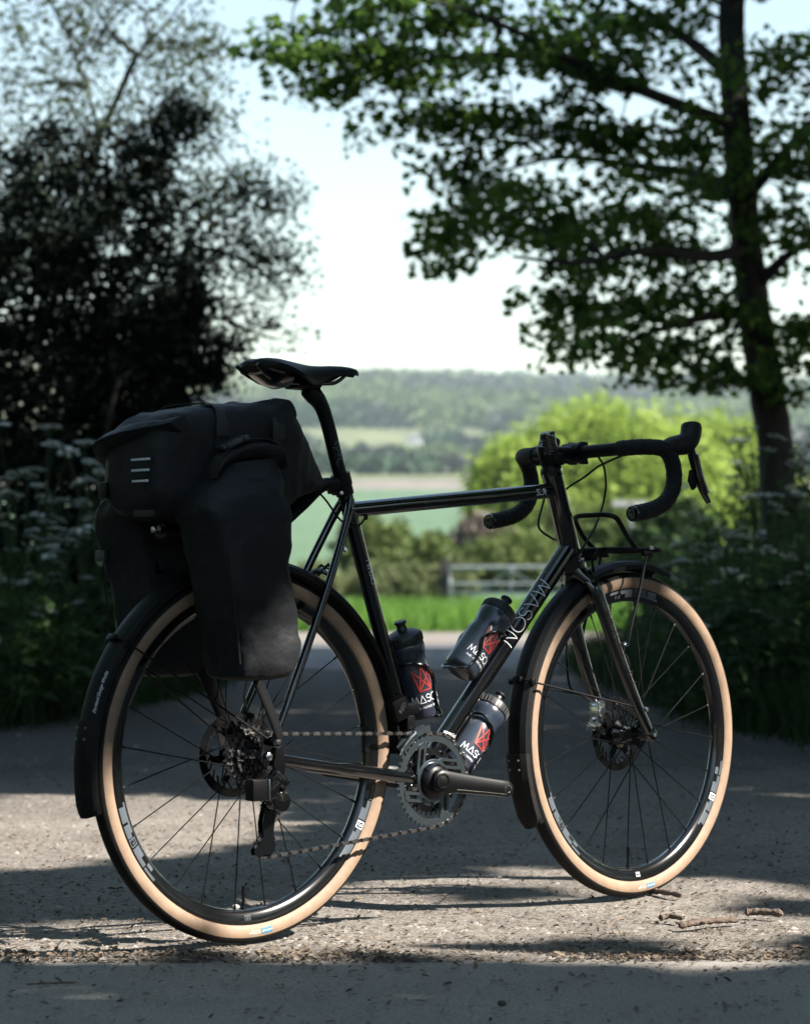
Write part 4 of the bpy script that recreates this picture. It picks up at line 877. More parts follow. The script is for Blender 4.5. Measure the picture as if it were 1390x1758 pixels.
SK = skel(trunk_p,
          [px(1262, 215, 16), px(1180, 185, 15.6), px(1090, 150, 15.2), px(1010, 120, 15), px(930, 75, 14.8), px(820, 25, 14.6), px(700, -10, 14.4)],
          [px(1245, 120, 16), px(1170, 60, 16.4), px(1090, 10, 16.6), px(1000, -60, 16.8)],
          [px(1090, 150, 15.2), px(1000, 130, 15.6), px(900, 95, 15.8), px(780, 100, 15.8), px(640, 110, 15.6), px(520, 90, 15.4)],
          [px(1272, 330, 16), px(1200, 300, 16.5), px(1100, 285, 16.8), px(960, 270, 17), px(840, 300, 16.8)],
          [px(1280, 430, 16), px(1210, 440, 15.4), px(1110, 430, 15), px(990, 450, 14.7), px(880, 440, 14.6)],
          [px(1295, 540, 16), px(1230, 540, 15.6), px(1150, 560, 15.2), px(1060, 590, 15)],
          [px(1272, 350, 16), px(1330, 280, 15.7), px(1400, 200, 15.5), px(1480, 120, 15.4)],
          [px(1290, 500, 16), px(1350, 440, 15.8), px(1430, 390, 15.7)])
cl = [  # (u, v, depth, half width px, half height px, n)
    (520, 80, 15.2, 70, 55, 9), (600, 130, 15.4, 90, 60, 10), (720, 110, 15.6, 120, 100, 16), (560, 30, 15.3, 90, 40, 8), (690, 20, 14.8, 110, 40, 10), (840, 60, 15, 140, 80, 16), (880, 190, 15.6, 130, 70, 14), (760, 210, 16, 100, 45, 9),
    (1000, 60, 15.4, 130, 90, 16), (1130, 40, 16, 110, 70, 14), (1060, 200, 15.4, 130, 70, 14), (1180, 220, 15.8, 80, 100, 14), (800, 340, 16.4, 70, 70, 10), (880, 390, 15.4, 110, 70, 13), (770, 430, 15.4, 60, 45, 7), (880, 300, 16, 90, 60, 9), (1000, 330, 15.6, 120, 70, 13),
    (1120, 400, 15.4, 110, 90, 16), (1010, 460, 15, 110, 70, 13), (1100, 540, 15.2, 130, 80, 17), (1010, 560, 15, 80, 50, 8), (1200, 560, 15.6, 90, 100, 15), (1120, 630, 15.3, 90, 30, 7), (1220, 650, 15.6, 60, 40, 7),
    (1350, 90, 15.6, 70, 120, 14), (1340, 250, 15.6, 70, 90, 12), (1360, 400, 15.7, 60, 90, 12), (1360, 540, 15.8, 50, 90, 10), (1370, 650, 15.8, 40, 50, 6), (1225, 330, 15.7, 50, 120, 10),
    (900, -60, 15.5, 380, 60, 26), (1240, -80, 16, 200, 80, 18), (800, -170, 15.5, 420, 80, 22), (1300, -260, 16, 300, 120, 22)]
tips = []
for u, v, Yd, a, b, n in cl:
    c = px(u, v, Yd); tips += list(blob(r1, max(2, int(n * .62)), c, (a / F_PX * Yd, .75, b / F_PX * Yd)))
grow(r1, SK, tips, .0050, M['bark'], 'boughs', maple, sag=.06, rmax=.075)
LP = []
for t in tips:
    k = r1.integers(46, 96); LP.append(t + r1.normal(size=(k, 3)).clip(-1.5, 1.5) * np.array((.17, .18, .052)) * r1.uniform(.7, 1.25) + np.array((0, 0, -.02)))
leaves('crown', np.concatenate(LP), .066, M['maple'], r1, MAPLE, .5, maple)

# ---- left: dark evergreen mass in front of a thin-leaved hawthorn
r2 = np.random.default_rng(23)
haw = tag(empty('hawthorn_tree', (-2.0, 17.0, 0)), 'thin-leaved hawthorn on the left, fine twigs against the sky', 'tree'); off = np.array((-2.0, 17.0, 0))
SK = skel([np.array((0, 0, -.1)), px(250, 800, 17), px(140, 420, 17), px(150, 320, 17), px(168, 240, 17), px(148, 150, 17), px(120, 70, 17), px(85, 0, 17), px(60, -60, 17)],
          [px(168, 240, 17), px(205, 160, 16.8), px(235, 95, 16.6), px(275, 50, 16.5), px(330, -20, 16.4)], [px(148, 150, 17), px(100, 140, 17.3), px(40, 145, 17.5), px(-30, 130, 17.6)],
          [px(250, 800, 17), px(290, 560, 16.8), px(320, 420, 16.6), px(380, 350, 16.5), px(440, 330, 16.4), px(490, 350, 16.4)], [px(140, 420, 17), px(60, 330, 17.4), px(-20, 280, 17.5)], [px(235, 95, 16.6), px(180, 40, 16.8), px(150, -40, 17)], [px(320, 420, 16.6), px(400, 440, 16.4), px(470, 480, 16.4)], [px(250, 800, 17), px(350, 560, 16.3), px(430, 570, 16.2), px(490, 585, 16.2)])
tips = []
for u, v, a, b, n in ((80, 60, 130, 90, 60), (240, 60, 140, 80, 60), (330, 130, 80, 80, 34), (60, 200, 110, 90, 44), (200, 200, 120, 70, 40), (370, 60, 40, 70, 8), (360, 210, 70, 60, 18), (330, 320, 110, 60, 40), (430, 330, 80, 50, 34), (400, 440, 100, 80, 54), (470, 460, 50, 60, 26), (380, 540, 80, 50, 26), (440, 570, 60, 30, 10), (490, 340, 30, 25, 6), (490, 580, 25, 12, 3), (300, 420, 90, 80, 34), (120, -60, 260, 60, 60)):
    tips += list(blob(r2, n, px(u, v, 16.7), (a / F_PX * 16.7, .7, b / F_PX * 16.7)))
grow(r2, SK, tips, .0034, M['twig'], 'branches', haw, rmax=.045, bough=.42)
LP = []
for t in tips:
    pu = (t + off)[0] / 16.7 * F_PX + 695; pz = (t + off)[2]
    k = r2.integers(9, 22) if (pu < 330 and pz > 3.4) else r2.integers(12, 30); LP.append(t + r2.normal(size=(k, 3)).clip(-1.6, 1.6) * np.array((.10, .12, .07)))
leaves('crown', np.concatenate(LP), .043, M['haw'], r2, OVAL, .3, haw)
r3 = np.random.default_rng(31)
yew = tag(empty('evergreen_bush', (-2.3, 15.0, 0)), 'tall near-black evergreen bush behind the loaded panniers', 'bush'); off = np.array((-2.3, 15.0, 0))
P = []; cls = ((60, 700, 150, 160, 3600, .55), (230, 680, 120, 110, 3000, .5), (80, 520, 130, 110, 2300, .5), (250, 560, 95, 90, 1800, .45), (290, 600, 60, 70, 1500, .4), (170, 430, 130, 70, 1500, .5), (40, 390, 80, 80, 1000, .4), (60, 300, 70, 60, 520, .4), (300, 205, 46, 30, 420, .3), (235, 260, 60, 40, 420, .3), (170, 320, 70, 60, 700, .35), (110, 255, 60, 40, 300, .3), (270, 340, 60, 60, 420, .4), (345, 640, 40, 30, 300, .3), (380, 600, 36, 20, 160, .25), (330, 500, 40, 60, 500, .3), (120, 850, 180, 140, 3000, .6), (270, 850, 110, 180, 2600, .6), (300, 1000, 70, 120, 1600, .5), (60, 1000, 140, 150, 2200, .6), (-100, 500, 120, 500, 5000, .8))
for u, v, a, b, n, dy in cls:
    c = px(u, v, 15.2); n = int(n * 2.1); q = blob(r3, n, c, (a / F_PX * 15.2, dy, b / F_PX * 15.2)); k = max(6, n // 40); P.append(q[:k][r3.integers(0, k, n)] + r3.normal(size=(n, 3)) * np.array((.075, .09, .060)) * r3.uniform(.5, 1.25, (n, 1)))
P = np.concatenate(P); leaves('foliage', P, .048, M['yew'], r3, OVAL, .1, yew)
st = MB()
for i in range(7):
    x = r3.uniform(-.9, .8); st.tube(spline([(x * .4, r3.uniform(-.3, .3), 0), (x * .7, r3.uniform(-.3, .3), .9), (x, r3.uniform(-.4, .4), 1.8), (x * 1.2, r3.uniform(-.4, .4), r3.uniform(1.9, 2.1))], 4), list(np.linspace(.035, .008, 13)), 7)
st.build('stems', M['bark'], yew, 80)

# ---- hedge banks either side of the lane
r4 = np.random.default_rng(41)
def bank(name, label, xs_fn, y0, y1, hmax, n, inner):
    root = tag(empty(name, (inner * 2.3, (y0 + y1) / 2, 0)), label, 'hedge'); off_ = np.array(root.location)
    y = r4.uniform(y0, y1, n); dx = np.abs(r4.normal(0, .75, n)); x = inner * (np.array([xs_fn(q) for q in y]) + .18 + dx); h = np.array([hmax(q, d) for q, d in zip(y, dx)]); z = r4.uniform(0, 1, n) ** .8 * h
    P = np.stack([x, y, z], 1); k = n // 30; P = P[:k][r4.integers(0, k, n)] + r4.normal(size=(n, 3)) * np.array((.09, .10, .08)); P[:, 2] = np.abs(P[:, 2])
    leaves('foliage', P - off_, .052, M['under'], r4, OVAL, .3, root)
    st = MB()
    for i in range(26):
        yy = r4.uniform(y0, y1); xx = inner * (xs_fn(yy) + .5 + abs(r4.normal(0, .5))); hh = hmax(yy, .6) * r4.uniform(.6, 1.)
        st.tube(spline([np.array((xx, yy, 0)) - off_, np.array((xx + r4.normal(0, .1), yy + r4.normal(0, .1), hh * .5)) - off_, np.array((xx + r4.normal(0, .25), yy + r4.normal(0, .2), hh)) - off_], 3), list(np.linspace(.018, .005, 7)), 6)
    st.build('stems', M['twig'], root, 80); return root
lx = lambda y: float(np.interp(y, [9, 12, 13.2, 16.3, 24], [2.7, 2.02, 1.75, 1.45, 1.5])); rx = lambda y: float(np.interp(y, [9, 11, 12.3, 15.8, 24], [2.1, 1.80, 1.62, 1.52, 1.62]))
bank('hedge_bank', 'dark leafy hedge bank left of the lane, under the evergreen bush', lx, 11.5, 20, lambda y, d: min(1.7, .35 + d * 1.1), 24000, -1)
bank('hedge_bank', 'dark leafy hedge bank right of the lane, in front of the maple trunk', rx, 10.8, 20.5, lambda y, d: min(1.75, .30 + d * 1.35), 30000, 1)
def strip_grass(fn, inner, y0, y1, n, h): 
    y = r4.uniform(y0, y1, n); x = inner * (np.array([fn(q) for q in y]) + r4.normal(0.12, .16, n)); return np.stack([x, y, np.zeros(n)], 1)
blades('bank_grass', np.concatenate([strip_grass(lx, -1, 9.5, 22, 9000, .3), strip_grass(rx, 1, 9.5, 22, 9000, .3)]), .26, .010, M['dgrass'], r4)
bpy.data.objects['bank_grass'].update({}) if False else None
# cow parsley: stem, leaves and flat white heads; each plant its own thing
def umbel_mesh(seed):
    r = np.random.default_rng(seed); mb = MB(); V, Fq = [], []
    for i in range(22):
        a, q = r.uniform(0, 2 * math.pi), math.sqrt(r.uniform(0, 1)) * .042; c = np.array((q * math.cos(a), q * math.sin(a), .035 - q * q * 5 + r.normal(0, .002)))
        k = len(V); s = r.uniform(.006, .0095); V += [c + np.array((s * math.cos(t), s * math.sin(t), .002 * (j % 2))) for j, t in enumerate(np.linspace(0, 2 * math.pi, 7, endpoint=False))]; Fq.append(tuple(range(k, k + 7)))
        mb.tube([(0, 0, 0), c], .0007, 3, 1, cap=False)
    mb.add(V, Fq, 0); o = mb.build('flower_head', [M['white'], M['under']], None, 0); d = o.data; bpy.data.objects.remove(o); return d
UM = [umbel_mesh(s) for s in range(4)]
def stem_mesh(seed):
    r = np.random.default_rng(seed); mb = MB(); heads = []
    mb.tube(spline([(0, 0, 0), (r.normal(0, .02), r.normal(0, .02), .4), (r.normal(0, .05), r.normal(0, .05), .72)], 4), .004, 5)
    for i in range(6):
        z0 = r.uniform(.35, .68); e = np.array((r.normal(0, .11), r.normal(0, .11), r.uniform(.62, 1.0))); mb.tube(spline([(0, 0, z0), e * (.5, .5, 1) * (1, 1, .88), e], 3), .0025, 4); heads.append(e)
    o = mb.build('stem', M['under'], None, 60); d = o.data; bpy.data.objects.remove(o); return d, heads
STM = [stem_mesh(s + 50) for s in range(5)]
def fern_mesh(seed):
    r = np.random.default_rng(seed); P = []
    for i in range(9):
        a = r.uniform(0, 2 * math.pi); L_ = r.uniform(.12, .28); z0 = r.uniform(.08, .5)
        for t in np.linspace(.2, 1, 9):
            for s in (-1, 1): P.append((math.cos(a) * L_ * t - math.sin(a) * s * .05 * (1.1 - t), math.sin(a) * L_ * t + math.cos(a) * s * .05 * (1.1 - t), z0 + .12 * t - .14 * t * t))
    o = leaves('leaf', np.array(P), .055, M['under'], r, OVAL, .9, None, False); d = o.data; bpy.data.objects.remove(o); return d
FRN = [fern_mesh(s + 80) for s in range(3)]
def parsley(u, v, Yd, k, where):
    top = at(u, v, Yd); s = max(.55, min(1.5, top[2] / .9)); o = empty('cow_parsley', (top[0], Yd, 0), k * 1.7); o.scale = (s * .9 if s > 1 else s, s * .9 if s > 1 else s, s)
    d, heads = STM[k % 5]; link('stem', d, o); link('foliage', FRN[k % 3], o)['kind'] = 'stuff'
    for i, h in enumerate(heads): q = link('flower_head', UM[(k + i) % 4], o); q.location = h; q.rotation_euler = (rng.normal(0, .2), rng.normal(0, .2), rng.uniform(0, 6))
    tag(o, where, 'wildflower', 'cow parsley along the banks')
def where(u, v, side):
    lst = PL if side == 'left' else PR; i = sorted(lst).index((u, v)); n = len(lst); nth = ('first second third fourth fifth sixth seventh eighth ninth'.split() + ['tenth'])
    hgt = 'tall' if v < 830 else 'mid-height' if v < 930 else 'low'; beg = 'left' if i < n / 2 else 'right'; k = i if i < n / 2 else n - 1 - i
    return f'{hgt} white cow parsley on the {side} bank, {nth[k]} counted from its {beg} end'
PL = [(20, 800), (75, 790), (110, 830), (150, 800), (40, 860), (95, 880), (135, 900), (15, 920), (70, 940), (120, 960), (160, 880), (30, 990), (90, 1010), (175, 830)]
PR = [(1300, 780), (1350, 800), (1375, 770), (1260, 830), (1320, 850), (1370, 870), (1220, 880), (1280, 900), (1340, 930), (1190, 910), (1240, 960), (1300, 990), (1372, 980), (1160, 960), (1210, 1010), (1330, 1050), (1270, 1060), (1170, 1040)]
for k, (u, v) in enumerate(PL): parsley(u, v, 11.9 + (k * .37) % 1.3, k, where(u, v, 'left'))
for k, (u, v) in enumerate(PR): parsley(u, v, 11.6 + (k * .41) % 2.2, k + 3, where(u, v, 'right'))

# ---------------------------------------------------------------- beyond the road: verge, gate, hedges, trees
r5 = np.random.default_rng(53)
n = 26000; P = np.stack([r5.uniform(-7, 8, n), r5.uniform(36.6, 47, n), np.full(n, -.02)], 1); P[:, 2] += .012 * np.clip(P[:, 1] - 36.6, 0, 12)
blades('verge_grass', P, .42, .022, M['grass'], r5, .3)
def bush(name, label, cat, c, rad, n, size, m, seed, trunk=False, group=None, k=30, spread=.16):
    r = np.random.default_rng(seed); base = np.array((c[0], c[1], max(-.03, c[2] - rad[2]))); o = tag(empty(name, base), label, cat, group)
    d = r.normal(size=(n, 3)); d /= np.linalg.norm(d, axis=1)[:, None]; lump = np.array([1 + .24 * noise.noise(Vector(q) * 2.1 + Vector((seed, 0, 0))) + .16 * noise.noise(Vector(q) * 6 + Vector((0, seed, 0))) for q in d]); q = d * (r.uniform(.25, 1, n) ** .45 * lump)[:, None] * np.array(rad)
    kk = max(8, n // k); q = q[:kk][r.integers(0, kk, n)] + r.normal(size=(n, 3)) * np.array(rad).mean() * spread; P = np.array(c) + q - base; P = P[P[:, 2] > .02]
    leaves('crown', P, size, m, r, OVAL, .2, o)
    tb = MB(); 
    for i in range(5 if not trunk else 1): e = np.array((r.normal(0, rad[0] * .35), r.normal(0, rad[1] * .3), rad[2] * 1.3)); tb.tube(spline([(e[0] * .15, e[1] * .15, -.1), (e[0] * .4, e[1] * .4, rad[2] * .6), e], 4), list(np.linspace(.05 * rad[2], .012 * rad[2], 9)), 7)
    tb.build('trunk', M['twig'], o, 80); return o
def bpx(name, label, cat, u, v, a, b, Yd, n, size, m, seed, **kw):
    c = at(u, v, Yd); bush(name, label, cat, c, (a / F_PX * Yd, a / F_PX * Yd * .8, b / F_PX * Yd), n, size, m, seed, **kw)
bpx('lime_green_tree', 'broad bright lime-green tree behind the handlebar', 'tree', 1030, 868, 215, 158, 92, 42000, .26, M['lime'], 3, trunk=True, spread=.10, k=26)
bpx('lime_green_tree', 'paler lime-green tree shoulder left of the handlebar', 'tree', 885, 870, 85, 105, 88, 14000, .25, M['lime'], 4, trunk=True, spread=.12)
bpx('lime_green_tree', 'lime-green tree half hidden behind the maple trunk', 'tree', 1230, 830, 130, 110, 97, 14000, .26, M['lime'], 14, trunk=True, spread=.12)
bpx('green_bush', 'olive bush seen between the head tube and the front rack', 'bush', 985, 925, 75, 55, 62, 6000, .20, M['olive'], 5)
bpx('green_bush', 'dark olive bush behind the front rack hoop', 'bush', 1070, 935, 80, 60, 58, 6000, .20, M['olive'], 6)
bpx('green_bush', 'round yellow-green bush beyond the seat tube', 'bush', 645, 945, 62, 58, 66, 5500, .20, M['olive'], 7)
bpx('green_bush', 'low green bush left of the gate, under the top tube', 'bush', 745, 965, 46, 42, 60, 3000, .18, M['olive'], 8)
bpx('green_bush', 'olive thicket straight behind the metal gate', 'bush', 885, 975, 95, 50, 58, 7000, .18, M['olive'], 15)
bpx('blossom_bush', 'pinkish brown blossom bush behind the left end of the gate', 'bush', 828, 930, 44, 46, 64, 3600, .16, M['pinkish'], 9)
for k, (u, a, lab) in enumerate(((530, 70, 'low scrub hedge showing through the rear triangle'), (665, 75, 'pale scrub hedge between the seat tube and the bottles'), (770, 45, 'scrubby hedge end against the gate post'))):
    bpx('scrub_hedge', lab, 'hedge', u, 1006, a, 36, 51 + k * .4, 4200, .11, M['hedge'], 20 + k, group='scrub hedge along the verge')
bpx('dark_bush', 'dark shaded bush right of the lime-green tree', 'bush', 1150, 960, 80, 90, 40, 6000, .16, M['under'], 26)

# five-bar field gate and its post
G0, G1 = at(772, 1040, 50), at(985, 1040, 48.5); gz = -.03
gate = tag(empty('field_gate', (G0[0], G0[1], gz)), 'galvanised steel bar gate across the field entrance behind the down tube', 'gate'); gd = np.array((G1[0] - G0[0], G1[1] - G0[1], 0)); gw = np.linalg.norm(gd); gd /= gw
for z in (.28, .46, .62, .80, 1.13): MB().tube([gd * .03 + (0, 0, z), gd * (gw - .03) + (0, 0, z)], .030 if z < 1 else .038, 10).build('gate_rail', M['galv'], gate)
for t in (.0, 1.): MB().tube([gd * gw * t + (0, 0, .22), gd * gw * t + (0, 0, 1.16)], .03, 10).build('gate_stile', M['galv'], gate)
MB().tube([gd * gw * .5 + (0, -.035, .26), gd * gw * .5 + (0, -.035, 1.13)], .022, 8).build('gate_upright', M['galv'], gate)
for a, b in ((.5, .06), (.5, .94)): MB().tube([gd * gw * a + (0, -.05, 1.1), gd * gw * b + (0, -.05, .3)], .018, 8).build('gate_brace', M['galv'], gate)
for p, lab in ((G0 - gd * .14, 'weathered hanging post left of the metal gate'), (G1 + gd * .14, 'closing post hidden at the right end of the metal gate')):
    o = tag(empty('gate_post', (p[0], p[1], gz)), lab, 'post'); MB().box((0, 0, .62), (.15, .15, 1.3), bev=.012).build('post_shaft', M['twig'], o); MB().box((0, 0, 1.29), (.16, .16, .05), bev=.02).build('post_top', M['twig'], o)
S = at(1084, 960, 42); sg = tag(empty('fingerpost', (S[0], S[1], -.03)), 'small pale T-shaped fingerpost behind the right bar end', 'sign')
zt_ = at(1084, 866, 42)[2]; MB().box((0, 0, zt_ / 2), (.075, .075, zt_ + .02), bev=.01).build('post_shaft', M['signw'], sg)
for dx in (-.16, .10): MB().prism([(-.15, -.05), (.15, -.05), (.18, 0), (.15, .05), (-.15, .05)] if dx > 0 else [(.15, -.05), (.15, .05), (-.15, .05), (-.18, 0), (-.15, -.05)], (dx, -.052, zt_ + .045), (1, 0, 0), (0, 0, 1), (0, .03, 0)).build('sign_arm', M['signw'], sg)

# far wood on the down: rounded crowns of leaf clusters, one mass
r6 = np.random.default_rng(61)
cen = []
for i in range(9000):
    y = r6.uniform(450, 1460); x = r6.uniform(-.19, .20) * y; v_ = nsm(x, y, .0032, 12) + .35 * nsm(x, y, .013, 2); u = x / y * F_PX + 695; vv = 879 - ((hill(x, y) - CAM_H) / y - PITCH) * F_PX
    keep = (vv > (656 if u > 660 else 656 + (660 - u) * .16)) and (vv < 815)
    if u < 860 + 40 * nsm(u, vv, .02) and 736 < vv < 786 + 6 * nsm(u, vv, .03, 5): keep = keep and v_ > .30 and (u < 560 or u > 720)
    if v_ < -.38: keep = False
    if keep: cen.append((x, y, hill(x, y), r6.uniform(3.0, 6.5) * (1 if vv < 738 or u > 860 else .42)))
cen = np.array(cen); k = 34; n = len(cen)
P = np.repeat(cen[:, :3], k, 0); d = r6.normal(size=(n * k, 3)); d /= np.linalg.norm(d, axis=1)[:, None]; rr_ = np.repeat(cen[:, 3], k)
P = P + d * rr_[:, None] * np.array((1, 1, .85)) * r6.uniform(.7, 1.05, (n * k, 1)) + np.stack([0 * rr_, 0 * rr_, rr_ * .75], 1)
wk = np.array([int(np.digitize(nsm(a, b_, .0045, 31) + .5 * nsm(a, b_, .02, 7), (-.18, .12))) for a, b_ in cen[:, :2]])
for q, mm in enumerate(('wood1', 'wood2', 'wood3')): leaves('far_wood', P[np.repeat(wk == q, k)], 2.6, M[mm], r6, OVAL, .2)
c = at(711, 772, 760); br = tag(empty('farm_building', (c[0], 752, hill(c[0], 752) - .5)), 'tiny white farm building on the wooded hillside', 'building')
MB().box((0, 0, 2.), (5, 4, 4), bev=.05).build('wall', M['signw'], br); MB().prism([(-2.7, 0), (2.7, 0), (0, 1.6)], (0, -2.2, 4.0), (1, 0, 0), (0, 0, 1), (0, 4.4, 0)).build('roof', M['signw'], br)

# ---------------------------------------------------------------- unseen trees out of frame, crowns shaped to place shade and sun patches
r7 = np.random.default_rng(71)
def lit(x, y):                                         # gaps cut in the unseen crowns so sun lands on chosen ground
    e = lambda cx, cy, rx_, ry_, p=2: (abs(x - cx) / rx_) ** p + (abs(y - cy) / ry_) ** p
    w = .22 * nsm(x, y, 1.6, 5) + .16 * nsm(x, y, 4.2, 8)
    q = ((-.92, 4.50), (-.45, 4.40), (.0, 4.52), (.35, 4.42), (.62, 4.28), (.98, 4.22), (.98, 5.75), (.15, 6.0), (-.32, 5.6), (-.55, 5.15), (-.92, 4.95)); jx, jy = x + .12 * nsm(x, y, 3.1, 5), y + .14 * nsm(x, y, 3.6, 8); c = False
    for (x1, y1), (x2, y2) in zip(q, q[1:] + q[:1]):
        if (y1 > jy) != (y2 > jy) and jx < (x2 - x1) * (jy - y1) / (y2 - y1) + x1: c = not c
    if c and nsm(x, y, 2.6, 21) < .38: return True
    if e(-1.0, 6.95, .78, 1.15) + w < 1: return True
    return y > 28.5 and True
def crown_tree(x0, y0, h, label, seed, n, shape):
    r = np.random.default_rng(seed); o = tag(empty('unseen_shade_tree', (x0, y0, 0)), label, 'tree', 'trees out of frame whose crowns shade the lane')
    MB().tube(spline([(0, 0, -.1), (.05, .05, h * .3), (-.1, .1, h * .55), (0, 0, h * .9)], 5), list(np.linspace(.24, .05, 16)), 12).build('trunk', M['bark'], o, 80)
    P = blob(r, n, (0, 0, h * .62), shape, .1); k = n // 8; P = P[:k][r.integers(0, k, n)] + r.normal(size=(n, 3)) * .16
    W_ = P + np.array((x0, y0, 0)); g = W_[:, :2] + np.array(SH)[None] * W_[:, 2:3]; ok = np.array([not lit(a, b) for a, b in g]) & (W_[:, 2] > 2.2)
    leaves('crown', P[ok], .27, M['maple'], r, OVAL, .6, o)
for i, (x0, y0, h, lab, shp) in enumerate(((6.2, 1.2, 9.5, 'big tree standing right of and behind the camera', (3.6, 3.6, 3.4)), (7.2, 5.8, 10.5, 'big tree beside the lane level with the bicycle, out of frame', (3.8, 3.6, 3.8)), (7.2, 11.0, 10.5, 'big tree on the right bank before the maple, out of frame', (3.8, 3.6, 3.9)), (7.4, 16.5, 11, 'big tree behind the maple on the right, out of frame', (4.0, 3.8, 4.0)), (8.4, 22.5, 11, 'last big tree by the road junction, out of frame', (4.0, 4.2, 4.0)))):
    crown_tree(x0, y0, h, lab, 90 + i, 19000 if i < 2 else 13000, shp)
for i, (x0, y0, h, lab, shp) in enumerate(((-4.6, 1.0, 10.5, 'unseen tree left of the camera, added to dim the sky light', (5.4, 4.2, 3.9)), (-5.0, 6.6, 11.5, 'unseen tree left of the bicycle, added to dim the sky light', (5.2, 4.2, 3.6)))):  # left-hand trees, added out of view to deepen the shade on the lane
    crown_tree(x0, y0, h, lab, 120 + i, 4500, shp)

def far_hedge(name, label, x0, x1, y0, y1, hgt, n, seed):  # hedges added out of view to darken reflections and low sky light
    r = np.random.default_rng(seed); o = tag(empty(name, ((x0 + x1) / 2, (y0 + y1) / 2, 0)), label, 'hedge', 'unseen hedges added around the lane end to darken reflections'); c = np.array(o.location)
    P = np.stack([r.uniform(x0, x1, n), r.uniform(y0, y1, n), r.uniform(0, 1, n) ** .9 * hgt], 1); P[:, 2] *= np.array([.8 + .25 * nsm(a, b_, .6, seed) for a, b_ in P[:, :2]]); leaves('foliage', P - c, .26, M['under'], r, OVAL, .1, o)
    st = MB()
    for i in range(12): a, b_ = r.uniform(x0, x1) - c[0], r.uniform(y0, y1) - c[1]; st.tube([(a, b_, 0), (a + r.normal(0, .1), b_, hgt * .45), (a + r.normal(0, .2), b_, hgt * .8)], [.04, .03, .01], 6)
    st.build('stems', M['bark'], o, 80)
far_hedge('unseen_hedge', 'tall unseen hedge added behind the camera to darken reflections', -9, 9, -7.5, -5.5, 3.6, 8000, 201)
far_hedge('unseen_hedge', 'tall unseen hedge added left of the camera to darken reflections', -6.4, -4.6, -6, 9.5, 4.4, 8000, 202)
far_hedge('unseen_hedge', 'lower unseen hedge added right of the camera to darken reflections', 4.7, 6.3, -6, 9.5, 2.7, 6000, 203)

# ---------------------------------------------------------------- debris on the lane
r8 = np.random.default_rng(83)
def pebbles(name, P, size, m, r, flat=.5):
    n = len(P); base = np.array([(1, 0, 0), (.3, .9, 0), (-.7, .6, 0), (-.8, -.5, 0), (.2, -.9, 0), (.1, .05, .8)]); Fq = np.array([(0, 1, 5), (1, 2, 5), (2, 3, 5), (3, 4, 5), (4, 0, 5)])
    a = r.uniform(0, 2 * math.pi, n); s = (size * r.lognormal(0, .45, n))[:, None, None]; J = base[None] * (1 + r.normal(0, .22, (n, 6, 3))); J[:, :, 2] *= flat
    x = J[:, :, 0] * np.cos(a)[:, None] - J[:, :, 1] * np.sin(a)[:, None]; y = J[:, :, 0] * np.sin(a)[:, None] + J[:, :, 1] * np.cos(a)[:, None]
    V = P[:, None] + s * np.stack([x, y, J[:, :, 2]], 2); V[:, :5, 2] -= .001
    return tag(fastmesh(name, V.reshape(-1, 3), (np.arange(n)[:, None, None] * 6 + Fq[None]).reshape(-1, 3), m), kind='stuff')
def lane_pts(n, y0, y1, r, p=1.6):
    y = y0 + (y1 - y0) * r.uniform(0, 1, n) ** p; x = r.uniform(-.20, .20, n) * y; return np.array([(a, b, lane_z(a, b)) for a, b in zip(x, y)])
M['stone'] = leafmat('pale_stones', (.07, .064, .057), (.24, .22, .20), 0., 9, .9)
pebbles('lane_gravel_stones', lane_pts(15000, 4.46, 11, r8), .0032, M['stone'], r8)
pebbles('lane_chippings', lane_pts(700, 4.5, 14, r8), .0070, M['stone'], r8, .45)
Pl = lane_pts(8500, 4.46, 10, r8, 1.8); Pl[:, 2] += .003; lo = leaves('leaf_litter', Pl, .0115, M['litter'], r8, OVAL, 2.5)
e = r8.normal(4.505, .022, 2600) + r8.exponential(.03, 2600) * r8.choice((-.5, 1.), 2600); Pe = np.stack([r8.uniform(-.85, .85, 2600), e, np.full(2600, .002)], 1); keep = np.array([nsm(a, 0, 3.4, 3) * 1.4 + nsm(a, 0, 11, 7) * .6 + .05 > r8.uniform(-.45, .8) for a in Pe[:, 0]]); leaves('edge_litter', Pe[keep], .013, M['litter'], r8, OVAL, 2.2)
Pa = np.stack([r8.uniform(-.75, .75, 330), 4.42 - .85 * r8.uniform(0, 1, 330) ** 1.5, np.full(330, -.001)], 1); leaves('apron_litter', Pa, .014, M['litter'], r8, OVAL, 2.5)
pebbles('apron_grit', np.stack([r8.uniform(-.75, .75, 900), r8.uniform(3.55, 4.46, 900), np.full(900, -.003)], 1), .0022, M['stone'], r8)

